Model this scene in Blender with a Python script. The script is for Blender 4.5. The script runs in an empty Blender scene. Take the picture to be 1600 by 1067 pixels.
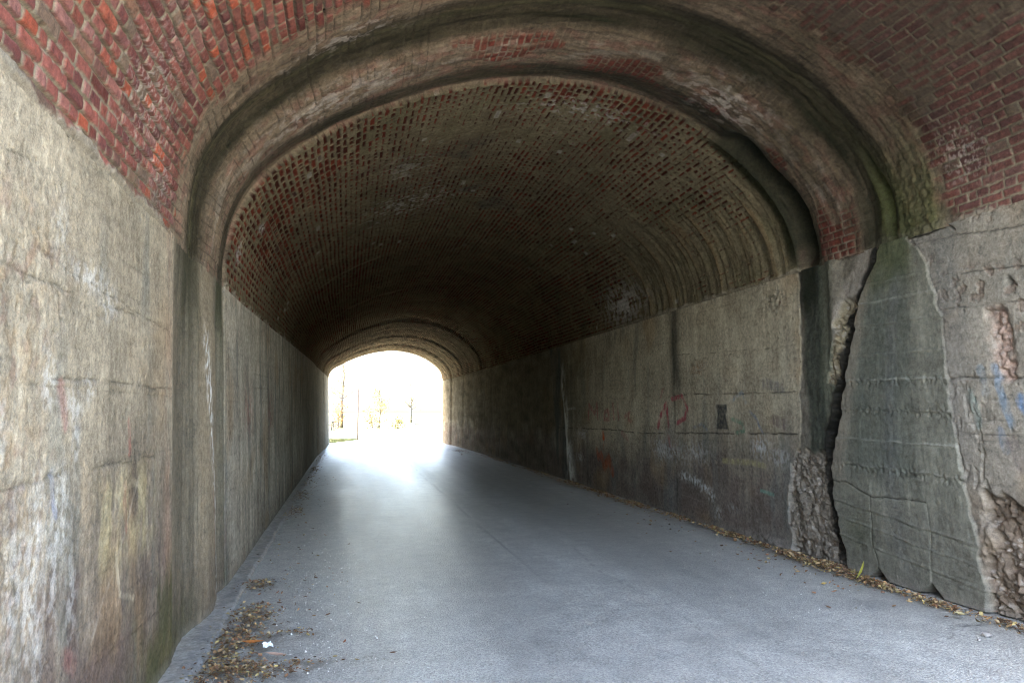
import bpy, math, random
import numpy as np
from mathutils import Vector, Matrix

# ------------------------------------------------------------------ camera, world, sun, exposure
scene = bpy.context.scene
COL = scene.collection
cam_d = bpy.data.cameras.new("camera")
cam_d.sensor_width = 36.0
cam_d.lens = 24.75
cam_d.clip_start = 0.05
cam_d.clip_end = 2000.0
cam = bpy.data.objects.new("camera", cam_d)
COL.objects.link(cam)
cam.location = (0, 0, 1.6)
cam.rotation_euler = (math.radians(90 + 5.685), 0, math.radians(-13.04))
scene.camera = cam

SUN_EL, SUN_AZ = math.radians(42), math.radians(-86)      # azimuth from +Y, clockwise seen from above
sun_dir = Vector((math.sin(SUN_AZ) * math.cos(SUN_EL), math.cos(SUN_AZ) * math.cos(SUN_EL), math.sin(SUN_EL)))
world = bpy.data.worlds.new("World")
scene.world = world
world.use_nodes = True
wn = world.node_tree
wn.nodes.clear()
sky = wn.nodes.new("ShaderNodeTexSky")
sky.sky_type = 'NISHITA'
sky.sun_disc = False
sky.sun_elevation = SUN_EL
sky.sun_rotation = SUN_AZ
sky.air_density = 1.0
sky.dust_density = 4.5
sky.ozone_density = 1.0
bg = wn.nodes.new("ShaderNodeBackground")
bg.inputs["Strength"].default_value = 0.15
wo = wn.nodes.new("ShaderNodeOutputWorld")
wn.links.new(sky.outputs[0], bg.inputs[0])
wn.links.new(bg.outputs[0], wo.inputs[0])

sun_d = bpy.data.lights.new("sun", 'SUN')
sun_d.energy = 2.0
sun_d.angle = math.radians(0.5)
sun_d.color = (1.0, 0.95, 0.87)
sun = bpy.data.objects.new("sun", sun_d)
COL.objects.link(sun)
sun.rotation_euler = sun_dir.to_track_quat('Z', 'Y').to_euler()
sun.location = sun_dir * 60

scene.view_settings.view_transform = 'Standard'
scene.view_settings.look = 'None'
scene.view_settings.gamma = 1.0
scene.view_settings.use_curve_mapping = False
scene.view_settings.exposure = 4.8
scene.render.engine = 'CYCLES'
scene.cycles.max_bounces = 10
scene.cycles.diffuse_bounces = 7
scene.cycles.glossy_bounces = 3
scene.cycles.use_denoising = True
scene.cycles.filter_width = 1.0
scene.cycles.sample_clamp_indirect = 8.0
scene.cycles.caustics_reflective = False
scene.cycles.caustics_refractive = False

NEAR_Y, FAR_Y = 1.7, 36.4        # the two mouths of the tunnel
RIB0, RIB1 = 5.05, 7.06          # the ring of the cracked rib

# ------------------------------------------------------------------ numeric helpers
F = np.float32
_rng = np.random.RandomState(7)
_TAB = _rng.permutation(1024)
_TAB = np.concatenate([_TAB, _TAB])
_ANG = _rng.rand(1024) * 2 * np.pi
_GX, _GY = np.cos(_ANG).astype(F), np.sin(_ANG).astype(F)
_HV = _rng.rand(1024).astype(F)

def hsh(i, j=0, seed=0):
    i = np.asarray(i).astype(np.int64); j = np.asarray(j).astype(np.int64)
    return _HV[_TAB[(_TAB[(i + seed * 131) & 1023] + j * 7 + seed) & 1023]]

def gn(x, y, seed=0):
    x = np.asarray(x, F) + F(seed * 17.31); y = np.asarray(y, F) + F(seed * 9.77)
    xi = np.floor(x).astype(np.int32); yi = np.floor(y).astype(np.int32)
    fx = x - xi; fy = y - yi
    u = fx * fx * fx * (fx * (fx * 6 - 15) + 10); v = fy * fy * fy * (fy * (fy * 6 - 15) + 10)
    x0 = _TAB[xi & 1023]; x1 = _TAB[(xi + 1) & 1023]
    def g(xx, yy, dx, dy):
        h = _TAB[(xx + yy) & 1023]
        return _GX[h] * dx + _GY[h] * dy
    a = g(x0, yi, fx, fy); b = g(x1, yi, fx - 1, fy)
    c = g(x0, yi + 1, fx, fy - 1); d = g(x1, yi + 1, fx - 1, fy - 1)
    p = a + u * (b - a); q = c + u * (d - c)
    return (p + v * (q - p)) * F(1.5)          # about -1..1

def fbm(x, y, o=4, seed=0, gain=0.5):
    t = 0; a = 1.0; n = 0
    for k in range(o):
        t = t + a * gn(x, y, seed + k * 3); n += a
        a *= gain; x = x * 2.03; y = y * 2.03
    return t / n * F(1.35)

def facets(x, y, seed=0, tilt=1.0):
    """Broken-stone relief: every cell is a randomly tilted facet. Returns height (about -1..1) and the cell's random value."""
    x = np.asarray(x, F); y = np.asarray(y, F)
    xi = np.floor(x).astype(np.int32); yi = np.floor(y).astype(np.int32)
    best = np.full(x.shape, 9.0, F); h = np.zeros(x.shape, F); r = np.zeros(x.shape, F)
    for a in (-1, 0, 1):
        for b in (-1, 0, 1):
            cx_, cy_ = xi + a, yi + b
            px = cx_ + hsh(cx_, cy_, seed); py = cy_ + hsh(cx_, cy_, seed + 1)
            d = (x - px) ** 2 + (y - py) ** 2
            k = d < best
            v = hsh(cx_, cy_, seed + 2)
            hh = (v - .5) * 1.2 + tilt * ((x - px) * (hsh(cx_, cy_, seed + 3) - .5) + (y - py) * (hsh(cx_, cy_, seed + 4) - .5)) * 2
            best = np.where(k, d, best); h = np.where(k, hh, h); r = np.where(k, v, r)
    return h, r

def sm(a, b, x):
    t = np.clip((x - a) / (b - a), 0, 1)
    return t * t * (3 - 2 * t)

def bump(x, c, w):                       # a soft hump at c of half width w
    return np.exp(-((x - c) / w) ** 2)

def box(x, a, b, e):
    return sm(a - e, a + e, x) * (1 - sm(b - e, b + e, x))

def interp(x, xs, ys):
    return np.interp(x, xs, ys).astype(F)

def pdist(y, z, poly):
    d = np.full(y.shape, 9.0, F)
    for (a, b), (c, e) in zip(poly[:-1], poly[1:]):
        vy, vz = c - a, e - b
        t = np.clip(((y - a) * vy + (z - b) * vz) / (vy * vy + vz * vz + 1e-9), 0, 1)
        d = np.minimum(d, np.hypot(y - (a + t * vy), z - (b + t * vz)))
    return d

def mix(c, col, m):
    m = np.clip(np.broadcast_to(np.asarray(m, F), (len(c),)), 0, 1)[:, None]
    return c + (np.asarray(col, F) - c) * m

def S(r, g, b):
    f = lambda v: ((v / 255 + 0.055) / 1.055) ** 2.4 if v > 10 else v / 255 / 12.92
    return (f(r), f(g), f(b))

def steps(x, lo, hi, first, ratio):      # growing steps from lo to hi
    out = [lo]; d = first
    while out[-1] < hi:
        out.append(out[-1] + d); d = min(d * ratio, x)
    out[-1] = hi
    return np.array(out)

# ------------------------------------------------------------------ materials
def new_mat(name):
    m = bpy.data.materials.new(name); m.use_nodes = True
    nt = m.node_tree; nt.nodes.clear()
    out = nt.nodes.new("ShaderNodeOutputMaterial")
    p = nt.nodes.new("ShaderNodeBsdfPrincipled")
    nt.links.new(p.outputs[0], out.inputs[0])
    return m, nt, p

def noise(nt, scale, detail=4, rough=0.6, coord=None):
    n = nt.nodes.new("ShaderNodeTexNoise")
    n.inputs["Scale"].default_value = scale
    n.inputs["Detail"].default_value = detail
    n.inputs["Roughness"].default_value = rough
    if coord is not None: nt.links.new(coord, n.inputs["Vector"])
    return n

def math_n(nt, op, a, b=None):
    n = nt.nodes.new("ShaderNodeMath"); n.operation = op
    for k, v in enumerate((a, b)):
        if v is None: continue
        if isinstance(v, (int, float)): n.inputs[k].default_value = v
        else: nt.links.new(v, n.inputs[k])
    return n.outputs[0]

def ramp(nt, fac, lo, hi, c0=(0, 0, 0, 1), c1=(1, 1, 1, 1)):
    r = nt.nodes.new("ShaderNodeValToRGB")
    r.color_ramp.elements[0].position = lo; r.color_ramp.elements[1].position = hi
    r.color_ramp.elements[0].color = c0; r.color_ramp.elements[1].color = c1
    nt.links.new(fac, r.inputs[0]); return r.outputs[0]

def mixc(nt, fac, a, b, mode='MIX'):
    n = nt.nodes.new("ShaderNodeMix"); n.data_type = 'RGBA'; n.blend_type = mode
    for k, v in ((0, fac), (6, a), (7, b)):
        if isinstance(v, (int, float)): n.inputs[k].default_value = v
        elif isinstance(v, tuple): n.inputs[k].default_value = v
        else: nt.links.new(v, n.inputs[k])
    return n.outputs[2]

def surface_mat(name, fine, var, bump_d, spec=0.3):
    """Colour and roughness come from the mesh's own attribute; noise nodes add grain, specks and relief finer than the mesh."""
    m, nt, p = new_mat(name)
    tc = nt.nodes.new("ShaderNodeTexCoord").outputs["Object"]
    at = nt.nodes.new("ShaderNodeAttribute"); at.attribute_name = "tint"
    n1 = noise(nt, fine, 6, 0.7, tc); n2 = noise(nt, fine * 4.3, 3, 0.6, tc); n3 = noise(nt, fine * 0.22, 5, 0.65, tc)
    def part_(n, k): return math_n(nt, 'MULTIPLY', math_n(nt, 'SUBTRACT', n.outputs[0], .5), k)
    f = math_n(nt, 'ADD', part_(n1, var * 2.2), part_(n2, var * 1.6))
    f = math_n(nt, 'ADD', math_n(nt, 'ADD', f, part_(n3, var * 1.3)), 1.0)
    f = math_n(nt, 'MAXIMUM', math_n(nt, 'MINIMUM', f, 1.7), .3)
    cmb = nt.nodes.new("ShaderNodeCombineColor")
    for k in range(3): nt.links.new(f, cmb.inputs[k])
    c = mixc(nt, 1.0, at.outputs["Color"], cmb.outputs[0], 'MULTIPLY')
    nt.links.new(c, p.inputs["Base Color"])
    nt.links.new(at.outputs["Alpha"], p.inputs["Roughness"])
    p.inputs["Specular IOR Level"].default_value = spec
    b = nt.nodes.new("ShaderNodeBump"); b.inputs["Distance"].default_value = bump_d; b.inputs["Strength"].default_value = 0.9
    h = math_n(nt, 'ADD', n1.outputs[0], math_n(nt, 'MULTIPLY', n2.outputs[0], 0.45))
    nt.links.new(h, b.inputs["Height"]); nt.links.new(b.outputs[0], p.inputs["Normal"])
    return m

def plain_mat(name, col, rough=0.8, scale=12, var=0.5, spec=0.3, metallic=0.0):
    m, nt, p = new_mat(name)
    tc = nt.nodes.new("ShaderNodeTexCoord").outputs["Object"]
    n = noise(nt, scale, 5, 0.65, tc)
    d = tuple(v * (1 - var) for v in col) + (1,); l = tuple(min(1, v * (1 + var)) for v in col) + (1,)
    nt.links.new(ramp(nt, n.outputs[0], 0.3, 0.7, d, l), p.inputs["Base Color"])
    p.inputs["Roughness"].default_value = rough; p.inputs["Specular IOR Level"].default_value = spec
    p.inputs["Metallic"].default_value = metallic
    b = nt.nodes.new("ShaderNodeBump"); b.inputs["Distance"].default_value = 0.004
    nt.links.new(n.outputs[0], b.inputs["Height"]); nt.links.new(b.outputs[0], p.inputs["Normal"])
    return m

def attr_mat(name, rough=0.7, spec=0.25, trans=0.0):
    m, nt, p = new_mat(name)
    at = nt.nodes.new("ShaderNodeAttribute"); at.attribute_name = "tint"
    tc = nt.nodes.new("ShaderNodeTexCoord").outputs["Object"]
    n = noise(nt, 160, 3, 0.6, tc)
    c = mixc(nt, 0.5, at.outputs["Color"], ramp(nt, n.outputs[0], 0.25, 0.75, (0.55, 0.5, 0.45, 1), (1.2, 1.2, 1.2, 1)), 'MULTIPLY')
    nt.links.new(c, p.inputs["Base Color"])
    p.inputs["Roughness"].default_value = rough; p.inputs["Specular IOR Level"].default_value = spec
    return m

M_CONC = surface_mat("weathered_concrete", 26.0, 0.75, 0.006, 0.15)
M_BRICK = surface_mat("weathered_brick", 34.0, 0.7, 0.005, 0.35)
M_FAR = surface_mat("sooty_masonry", 22.0, 0.75, 0.006, 0.0)
M_LEAF = attr_mat("dry_leaf")
M_CHIP = attr_mat("stone_chip", 0.6)

# ------------------------------------------------------------------ object helpers
def mesh_obj(name, verts, faces, mat, parent=None, cols=None, smooth=False):
    me = bpy.data.meshes.new(name)
    me.from_pydata([tuple(v) for v in verts], [], faces)
    if cols is not None:
        a = me.color_attributes.new("tint", 'FLOAT_COLOR', 'POINT')
        a.data.foreach_set("color", np.asarray(cols, F).ravel())
    if smooth: me.polygons.foreach_set("use_smooth", [True] * len(me.polygons))
    me.materials.append(mat); me.update()
    o = bpy.data.objects.new(name, me); COL.objects.link(o)
    if parent: o.parent = parent
    return o

def sheet(name, us, vs, fn, mat, parent=None):
    """A dense grid over parameters (u, v); fn gives position, colour and roughness of every vertex."""
    U, V = np.meshgrid(us, vs, indexing='ij')
    P, C, Rg = fn(U.ravel(), V.ravel())
    nu, nv = len(us), len(vs)
    idx = np.arange(nu * nv, dtype=np.int32).reshape(nu, nv)
    q = np.stack([idx[:-1, :-1], idx[1:, :-1], idx[1:, 1:], idx[:-1, 1:]], -1).reshape(-1, 4)
    me = bpy.data.meshes.new(name)
    me.vertices.add(nu * nv); me.vertices.foreach_set("co", np.ascontiguousarray(P, F).ravel())
    nf = len(q)
    me.loops.add(nf * 4); me.loops.foreach_set("vertex_index", q.ravel())
    me.polygons.add(nf); me.polygons.foreach_set("loop_start", np.arange(0, nf * 4, 4, dtype=np.int32))
    me.polygons.foreach_set("use_smooth", np.ones(nf, bool))
    me.update(calc_edges=True)
    a = me.color_attributes.new("tint", 'FLOAT_COLOR', 'POINT')
    rgba = np.concatenate([np.clip(C, 0.004, 0.92), np.clip(Rg, 0.15, 1)[:, None]], 1)
    a.data.foreach_set("color", np.ascontiguousarray(rgba, F).ravel())
    me.materials.append(mat)
    o = bpy.data.objects.new(name, me); COL.objects.link(o)
    if parent: o.parent = parent
    return o

def tag(o, label=None, cat=None, group=None, kind=None):
    for k, v in (("label", label), ("category", cat), ("group", group), ("kind", kind)):
        if v: o[k] = v
    return o

def empty(name, loc, rz=0.0):
    o = bpy.data.objects.new(name, None); COL.objects.link(o)
    o.location = loc; o.rotation_euler = (0, 0, rz); o.empty_display_size = 0.3
    return o

class MB:
    def __init__(s): s.v = []; s.f = []
    def box(s, c, d, rot=None):
        n = len(s.v)
        for x in (-1, 1):
            for y in (-1, 1):
                for z in (-1, 1):
                    p = Vector((x * d[0] / 2, y * d[1] / 2, z * d[2] / 2))
                    if rot: p = rot @ p
                    s.v.append(p + Vector(c))
        s.f += [tuple(n + k for k in q) for q in ((0, 1, 3, 2), (4, 6, 7, 5), (0, 4, 5, 1), (2, 3, 7, 6), (0, 2, 6, 4), (1, 5, 7, 3))]
        return s
    def tube(s, pts, rads, n=8, cap=True):
        base = len(s.v); pts = [Vector(p) for p in pts]
        for k, p in enumerate(pts):
            d = (pts[min(k + 1, len(pts) - 1)] - pts[max(k - 1, 0)]).normalized()
            a = d.orthogonal().normalized(); b = d.cross(a)
            for i in range(n):
                t = 2 * math.pi * i / n
                s.v.append(p + (a * math.cos(t) + b * math.sin(t)) * rads[k])
        for k in range(len(pts) - 1):
            for i in range(n):
                j = (i + 1) % n
                s.f.append((base + k * n + i, base + k * n + j, base + (k + 1) * n + j, base + (k + 1) * n + i))
        if cap:
            s.f.append(tuple(base + i for i in range(n))[::-1]); e = base + (len(pts) - 1) * n
            s.f.append(tuple(e + i for i in range(n)))
        return s
    def build(s, name, mat, parent=None, smooth=False):
        return mesh_obj(name, s.v, s.f, mat, parent, None, smooth)

# ------------------------------------------------------------------ the tunnel's shape
XL0, XR0 = -1.17, 5.05
_cp = np.array([(-1.17, 2.75), (-1.165, 3.0), (-1.12, 3.3), (-1.0, 3.62), (-.82, 3.89), (-.56, 4.14), (-.2, 4.41), (.25, 4.66), (.8, 4.9),
                (1.35, 5.07), (1.95, 5.17), (2.5, 5.18), (3.1, 5.08), (3.65, 4.9), (4.2, 4.58), (4.62, 4.22), (4.88, 3.88), (5.01, 3.54), (5.05, 3.2)])
def _smooth_curve(cp):
    d = np.concatenate([[0], np.cumsum(np.hypot(*np.diff(cp, axis=0).T))])
    t = np.linspace(0, d[-1], 1200)
    x = np.interp(t, d, cp[:, 0]); z = np.interp(t, d, cp[:, 1])
    k = np.hanning(81); k /= k.sum()
    def f(a):
        pad = np.concatenate([2 * a[0] - a[1:41][::-1], a, 2 * a[-1] - a[-41:-1][::-1]])
        return np.convolve(pad, k, 'valid')
    x, z = f(x), f(z)
    d = np.concatenate([[0], np.cumsum(np.hypot(np.diff(x), np.diff(z)))])
    return d, x, z
_cs, _cx, _cz = _smooth_curve(_cp)
LARC = float(_cs[-1])
_tx, _tz = np.gradient(_cx, _cs), np.gradient(_cz, _cs)
_tl = np.hypot(_tx, _tz)
_nx, _nz = _tz / _tl, -_tx / _tl             # inward normal of the section (left spring: +x; crown: -z)

def spring_l(y): return interp(y, [0, 8, 24, 40], [2.75, 2.75, 3.2, 3.25])
def x_left(y): return interp(y, [0, 26.9, 27.1, 30.9, 31.1, 40], [-1.17, -1.17, -1.14, -1.08, -1.05, -.96])
def x_right(y): return interp(y, [0, 26.9, 27.1, 30.9, 31.1, 33.9, 34.05, 40], [5.05, 5.05, 5.02, 4.97, 4.94, 4.88, 4.80, 4.70])
def crown_k(y): return interp(y, [0, 26.7, 27.15, 30.8, 31.2, 33.8, 34.1, 40], [1, .985, .925, .90, .845, .825, .775, .745])

def vault_pos(s, y, h):
    x = np.interp(s, _cs, _cx); z = np.interp(s, _cs, _cz)
    nx = np.interp(s, _cs, _nx); nz = np.interp(s, _cs, _nz)
    xl, xr = x_left(y), x_right(y)
    lf = s < LARC * 0.35
    sl = spring_l(y)
    z = np.where(lf & (z < 4.2), sl + (z - 2.75) * (4.2 - sl) / (4.2 - 2.75), z)
    z = 3.2 + (z - 3.2) * np.where(z > 3.2, crown_k(y), 1)
    x = xl + (x - XL0) * (xr - xl) / (XR0 - XL0)
    return np.stack([x + nx * h, y, z + nz * h], 1)

# ------------------------------------------------------------------ surface patterns
def bricks(s, y, hc, ln, wob=0.012, seed=0):
    sw = s + wob * fbm(y * 0.8, s * 0.6, 2, seed + 5) + 0.004 * gn(y * 6, s * 6, seed + 8)
    i = np.floor(sw / hc); fs = sw / hc - i
    L = np.where(hsh(i, 3, seed) < 0.28, ln * 0.55, ln)
    yy = y + L * 0.5 * (i % 2) + hsh(i, 5, seed) * ln + 0.004 * gn(s * 9, y * 9, seed + 2)
    j = np.floor(yy / L)
    b0 = (j + (hsh(i, j, seed + 1) - .5) * .3) * L
    j = np.where(yy < b0, j - 1, j); b0 = (j + (hsh(i, j, seed + 1) - .5) * .3) * L
    b1 = (j + 1 + (hsh(i, j + 1, seed + 1) - .5) * .3) * L
    ov = yy > b1
    j = np.where(ov, j + 1, j); b0n = np.where(ov, b1, b0)
    b1 = np.where(ov, (j + 1 + (hsh(i, j + 1, seed + 1) - .5) * .3) * L, b1)
    dbed = np.minimum(fs, 1 - fs) * hc
    dhead = np.minimum(yy - b0n, b1 - yy)
    return i, j, dbed, dhead, fs

def concrete(y, z, seed, hi, lo, streak=1.0, grime_h=0.9):
    """Base colour, relief and roughness of a board-marked, weathered concrete face."""
    n = y.shape
    big = fbm(y * .55, z * .55, 4, seed); mid = fbm(y * 2.6, z * 1.8, 4, seed + 4)
    st = fbm(y * 7.0, z * .45, 4, seed + 9)             # runs of water down the face
    fine = fbm(y * 22, z * 15, 4, seed + 13, .7); grit = fbm(y * 60, z * 55, 2, seed + 15, .7)
    g = sm(grime_h + .75, grime_h - .5, z + .45 * big + .22 * st)
    c = np.tile(np.asarray(hi, F), (n[0], 1))
    c = mix(c, lo, g)
    c = c * (1 + .24 * big + .22 * mid + 0.26 * streak * st * sm(-.5, .5, gn(y * .8, z * .5, seed + 17) + .2) + .26 * fine + .16 * grit)[:, None]
    c = mix(c, S(150, 122, 86), .35 * sm(.15, .6, fbm(y * .9, z * .8, 3, seed + 21)))      # warm rusty bloom
    c = mix(c, S(92, 100, 96), .4 * sm(.15, .6, fbm(y * 3.0, z * .5, 3, seed + 25)) * streak)  # cool damp streaks
    bh = 0.17
    bi = np.floor((z + .006 * gn(y * .8, z * 2, seed)) / bh); bf = z / bh - bi
    h = .003 * (hsh(bi, 1, seed) - .5) + .005 * big + .0018 * mid + .0016 * fine + .0012 * grit
    bl = np.exp(-(np.minimum(bf, 1 - bf) * bh / .007) ** 2) * sm(-.1, .3, fbm(y * 1.2, bi * 3.1, 2, seed + 30))
    h = h - .004 * bl
    c = c * (1 - .18 * bl)[:, None]
    pit = sm(.50, .58, fbm(y * 19, z * 19, 3, seed + 33, .6)) * sm(-.05, .35, fbm(y * .9, z * 1.2, 3, seed + 37))
    h = h - .010 * pit
    c = c * (1 - .40 * pit)[:, None]
    return c, h, np.full(n, .82, F)

def joint(c, h, y, z, poly, w, depth, seed, dark=.3, breaks=.0):
    yy = y + .012 * gn(y * 5, z * 5, seed); zz = z + .014 * gn(y * 4, z * 4, seed + 3) + .006 * gn(y * 15, z * 15, seed + 4)
    d = pdist(yy, zz, poly)
    on = sm(breaks - .25, breaks + .1, fbm(y * 2.2, z * 2.2, 2, seed + 6)) if breaks > -1 else 1
    m = np.exp(-(d / (w * .62)) ** 2) * on
    return c * (1 - min(.9, dark * 1.25) * m)[:, None], h - depth * .8 * m

def spalled(c, h, y, z, m, seed, col, depth, amp):
    wy = y + .03 * gn(y * 9, z * 9, seed); wz = z + .03 * gn(y * 9, z * 9, seed + 1)
    f1, r1 = facets(wy * 8, wz * 6, seed, 1.6); f2, r2 = facets(wy * 21, wz * 18, seed + 7, 1.4); f3, r3 = facets(wy * 42, wz * 40, seed + 9)
    h = h - m * (depth + amp * (.45 * f1 + .30 * f2 + .14 * f3 + .2 * fbm(y * 3, z * 3, 2, seed)))
    k = np.asarray(col, F)[None, :] * (1 + .30 * (r3 - .5) + .25 * (r2 - .5) + .3 * fbm(y * 9, z * 9, 4, seed + 8, .65))[:, None]
    k = mix(k, S(150, 144, 134), .5 * sm(.86, .9, r3)); k = mix(k, S(84, 70, 58), .5 * sm(.16, .1, r3))
    return c + (k - c) * m[:, None], h

def paint(c, y, z, poly, w, col, a, seed):
    d = pdist(y + .02 * gn(y * 8, z * 8, seed), z, poly)
    wear = sm(-.35, .35, fbm(y * 16, z * 5, 3, seed + 2))
    return mix(c, col, a * sm(w, w * .45, d) * (.35 + .65 * wear))

def jag(z, seed, step, amp):             # a broken line: straight bits between random offsets
    k = np.arange(0, 60)
    return np.interp(z, k * step + hsh(k, 3, seed) * step * .8, (hsh(k, 9, seed) - .5) * 2 * amp).astype(F)

def splash(y, z, cy, cz, ry, rz, seed, fr=14, thr=.25):
    e = np.exp(-((y - cy) / ry) ** 2 - ((z - cz) / rz) ** 2)
    return e * sm(thr, thr + .3, fbm(y * fr, z * fr * .8, 4, seed, .6) + .25 * e)

WHITE = S(205, 205, 198)
GREEN = S(62, 66, 44)

# ------------------------------------------------------------------ left side wall
def wall_left(y, z):
    z0 = z
    pil = box(y, RIB0, RIB1 - .06, .03)
    far = sm(RIB1 - .1, RIB1 + .1, y)
    ca, ha, r = concrete(y, z, 1, S(150, 140, 119), S(96, 86, 77), 1.0, .75)
    # pilaster: greenish damp bands, pale bulge with a lime streak
    cb = np.tile(np.asarray(S(126, 118, 100), F), (len(y), 1))
    v = fbm(y * 9, z * .5, 4, 41); v2 = fbm(y * 24, z * 1.6, 3, 45)
    cb = cb * (1 + .3 * v + .18 * v2)[:, None]
    yb = y + .05 * gn(z * 1.2, y, 44)
    cb = mix(cb, S(94, 88, 74), .75 * box(yb, 5.1, 5.75, .1) * (.75 + .35 * v))
    cb = mix(cb, S(140, 128, 106), .8 * box(yb, 5.85, 6.45, .08))
    cb = mix(cb, S(108, 104, 88), .7 * box(yb, 6.5, 6.95, .06))
    cb = mix(cb, GREEN, .8 * box(yb, 6.6, 6.98, .05) * sm(2.0, 2.7, z + .2 * v))
    cb = mix(cb, S(70, 68, 52), .6 * box(yb, 5.15, 5.7, .1) * sm(2.2, 2.8, z + .25 * v))
    cb = mix(cb, S(56, 56, 40), .75 * box(yb, 5.4, 5.95, .1) * sm(1.7, 2.7, z + .25 * v))
    sx = interp(z, [0, .6, 1.3, 2.2, 3], [6.58, 6.45, 6.22, 6.02, 5.95]) + .02 * gn(z * 6, y * 0, 47)
    lime = np.exp(-((y - sx) / .06) ** 2) * sm(-.1, .25, fbm(y * 26, z * 10, 3, 48)) * sm(2.35, 2.1, z)
    cb = mix(cb, S(214, 214, 206), .95 * lime)
    cb = mix(cb, S(128, 92, 84), .5 * np.exp(-((y - sx + .1) / .05) ** 2) * box(z, .2, 1.3, .2) * sm(-.1, .3, v2 + v))
    cb = mix(cb, S(92, 82, 72), .55 * sm(.75, .1, z + .3 * v))
    hb = .045 * bump(yb, 5.45, .3) * -1 + .04 * bump(yb, 6.2, .28) - .045 * bump(yb, 6.75, .12) + .004 * v2 + .006 * v
    rp = interp(y, [4.9, 5.15, 5.4, 5.65, 5.85, 6.02, 6.25, 6.55, 6.75, 6.92, 7.0], [0, -.005, -.03, -.075, -.07, -.02, .015, .015, -.01, -.03, -.045]) * .4
    kt = sm(2.2, 2.72, z); hb = hb * (1 - kt) + rp * kt
    # beyond the rib: greyer, smoother
    cf, hf, _ = concrete(y, z, 2, S(170, 163, 146), S(138, 131, 117), 1.1, .35)
    cf = mix(cf, S(128, 122, 108), .6 * sm(12, 24, y + 2 * fbm(y * .4, z * .6, 3, 60)))
    cf = mix(cf, S(112, 112, 100), .6 * np.exp(-((y - 10.6) / .25) ** 2) * sm(-.3, .4, fbm(y * 3, z, 3, 61)))
    cf = mix(cf, S(150, 84, 76), .35 * splash(y, z, 8.6, 1.6, .35, .3, 62, 8, -.1))
    cf = mix(cf, S(150, 84, 76), .35 * splash(y, z, 10.9, 1.55, .4, .3, 63, 8, -.1))
    c = ca; h = ha
    # near bay marks
    near = y < RIB0 + .05
    c, h = joint(c, h, y, z, [(2.0, 2.5), (2.45, 2.47), (2.85, 2.52)], .008, 0.0090, 70, 0.42, -.2)
    c, h = joint(c, h, y, z, [(2.2, 2.11), (3.2, 2.10), (4.25, 2.13)], .009, 0.0090, 71, 0.42, -.1)
    c, h = joint(c, h, y, z, [(3.0, 2.2), (3.8, 2.165), (5.0, 2.12)], .007, 0.0060, 72, 0.35, -.15)
    c, h = joint(c, h, y, z, [(2.2, 1.72), (3.2, 1.735), (5.0, 1.75)], .010, 0.0105, 73, 0.42, -.15)
    c, h = joint(c, h, y, z, [(2.2, 1.33), (3.3, 1.35), (5.0, 1.33)], .010, 0.0090, 74, 0.39, -.1)
    c, h = joint(c, h, y, z, [(2.2, .42), (3.6, .47), (5.1, .40)], .008, .006, 75, .4, .0)
    rough = sm(3.5, 2.6, y + .35 * fbm(y * 1.5, z * 1.3, 3, 76)) * sm(2.55, 2.2, z)
    h = h + rough * (.007 * fbm(y * 9, z * 7, 4, 77, .65) - .008 * np.abs(fbm(y * 16, z * 12, 4, 78, .65)))
    c = mix(c, S(150, 126, 92), .38 * rough * sm(.0, .5, fbm(y * 8, z * 7, 3, 79)))
    c = mix(c, S(112, 84, 74), .4 * rough * sm(.1, .5, fbm(y * 10, z * 9, 3, 80)))
    low = sm(1.45, 1.2, z + .05 * gn(y * 3, z, 81))
    h = h + low * (.0035 * fbm(y * 22, z * 9, 4, 82, .65))
    c = c * (1 + low * (.30 * fbm(y * 26, z * 7, 4, 83)))[:, None]
    c = mix(c, S(98, 84, 76), .65 * low * sm(.0, .5, fbm(y * 4, z * 2.2, 4, 84) + .4 * (0.7 - z)))
    c = mix(c, S(176, 164, 124), .5 * box(y, 3.6, 4.6, .15) * box(z, .85, 1.3, .1) * sm(-.4, .3, fbm(y * 6, z * 2, 3, 85)))
    for k, (cy, cz, ry, rz, a) in enumerate([(3.5, 2.2, .16, .05, 1), (3.75, 2.12, .1, .06, .8), (2.92, .98, .07, .22, .8), (3.12, 1.02, .05, .18, .8), (3.2, 1.2, .06, .15, .8),
                                             (2.98, 1.2, .05, .15, .7), (3.32, .85, .04, .15, .7), (3.0, .75, .04, .12, .7), (3.15, 2.35, .06, .12, .5), (2.78, 1.0, .05, .22, .6),
                                             (3.05, 1.72, .05, .1, .9), (3.3, 1.62, .08, .06, .8), (3.35, 1.5, .03, .1, .8), (3.5, 1.7, .05, .05, .8), (2.75, .5, .05, .2, .5), (2.65, 1.55, .06, .12, .5)]):
        c = mix(c, WHITE, .5 * a * splash(y, z, cy, cz, ry * 1.5, rz * 1.3, 90 + k, 20, .0))
    for k, (p, w, col, a) in enumerate([([(4.1, 1.55), (4.12, 1.38)], .03, S(150, 84, 76), .5), ([(4.03, 1.22), (4.05, 1.0)], .04, S(140, 86, 72), .45),
                                        ([(3.18, 1.7), (3.22, 1.55)], .05, S(150, 92, 86), .4), ([(3.25, .62), (3.35, .56)], .06, S(138, 84, 78), .35),
                                        ([(3.85, .95), (3.9, 1.18), (4.1, 1.24), (4.3, 1.2), (4.45, 1.03), (4.47, .8)], .028, S(176, 164, 134), .4),
                                        ([(4.3, 1.25), (3.95, .9), (3.55, .6)], .02, S(160, 152, 136), .35), ([(3.9, .9), (3.95, .7), (4.2, .62)], .02, S(186, 176, 150), .5),
                                        ([(3.1, 1.36), (3.13, 1.2)], .03, S(120, 128, 148), .6)]):
        c = paint(c, y, z, p, w, col, a, 110 + k)
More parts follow.
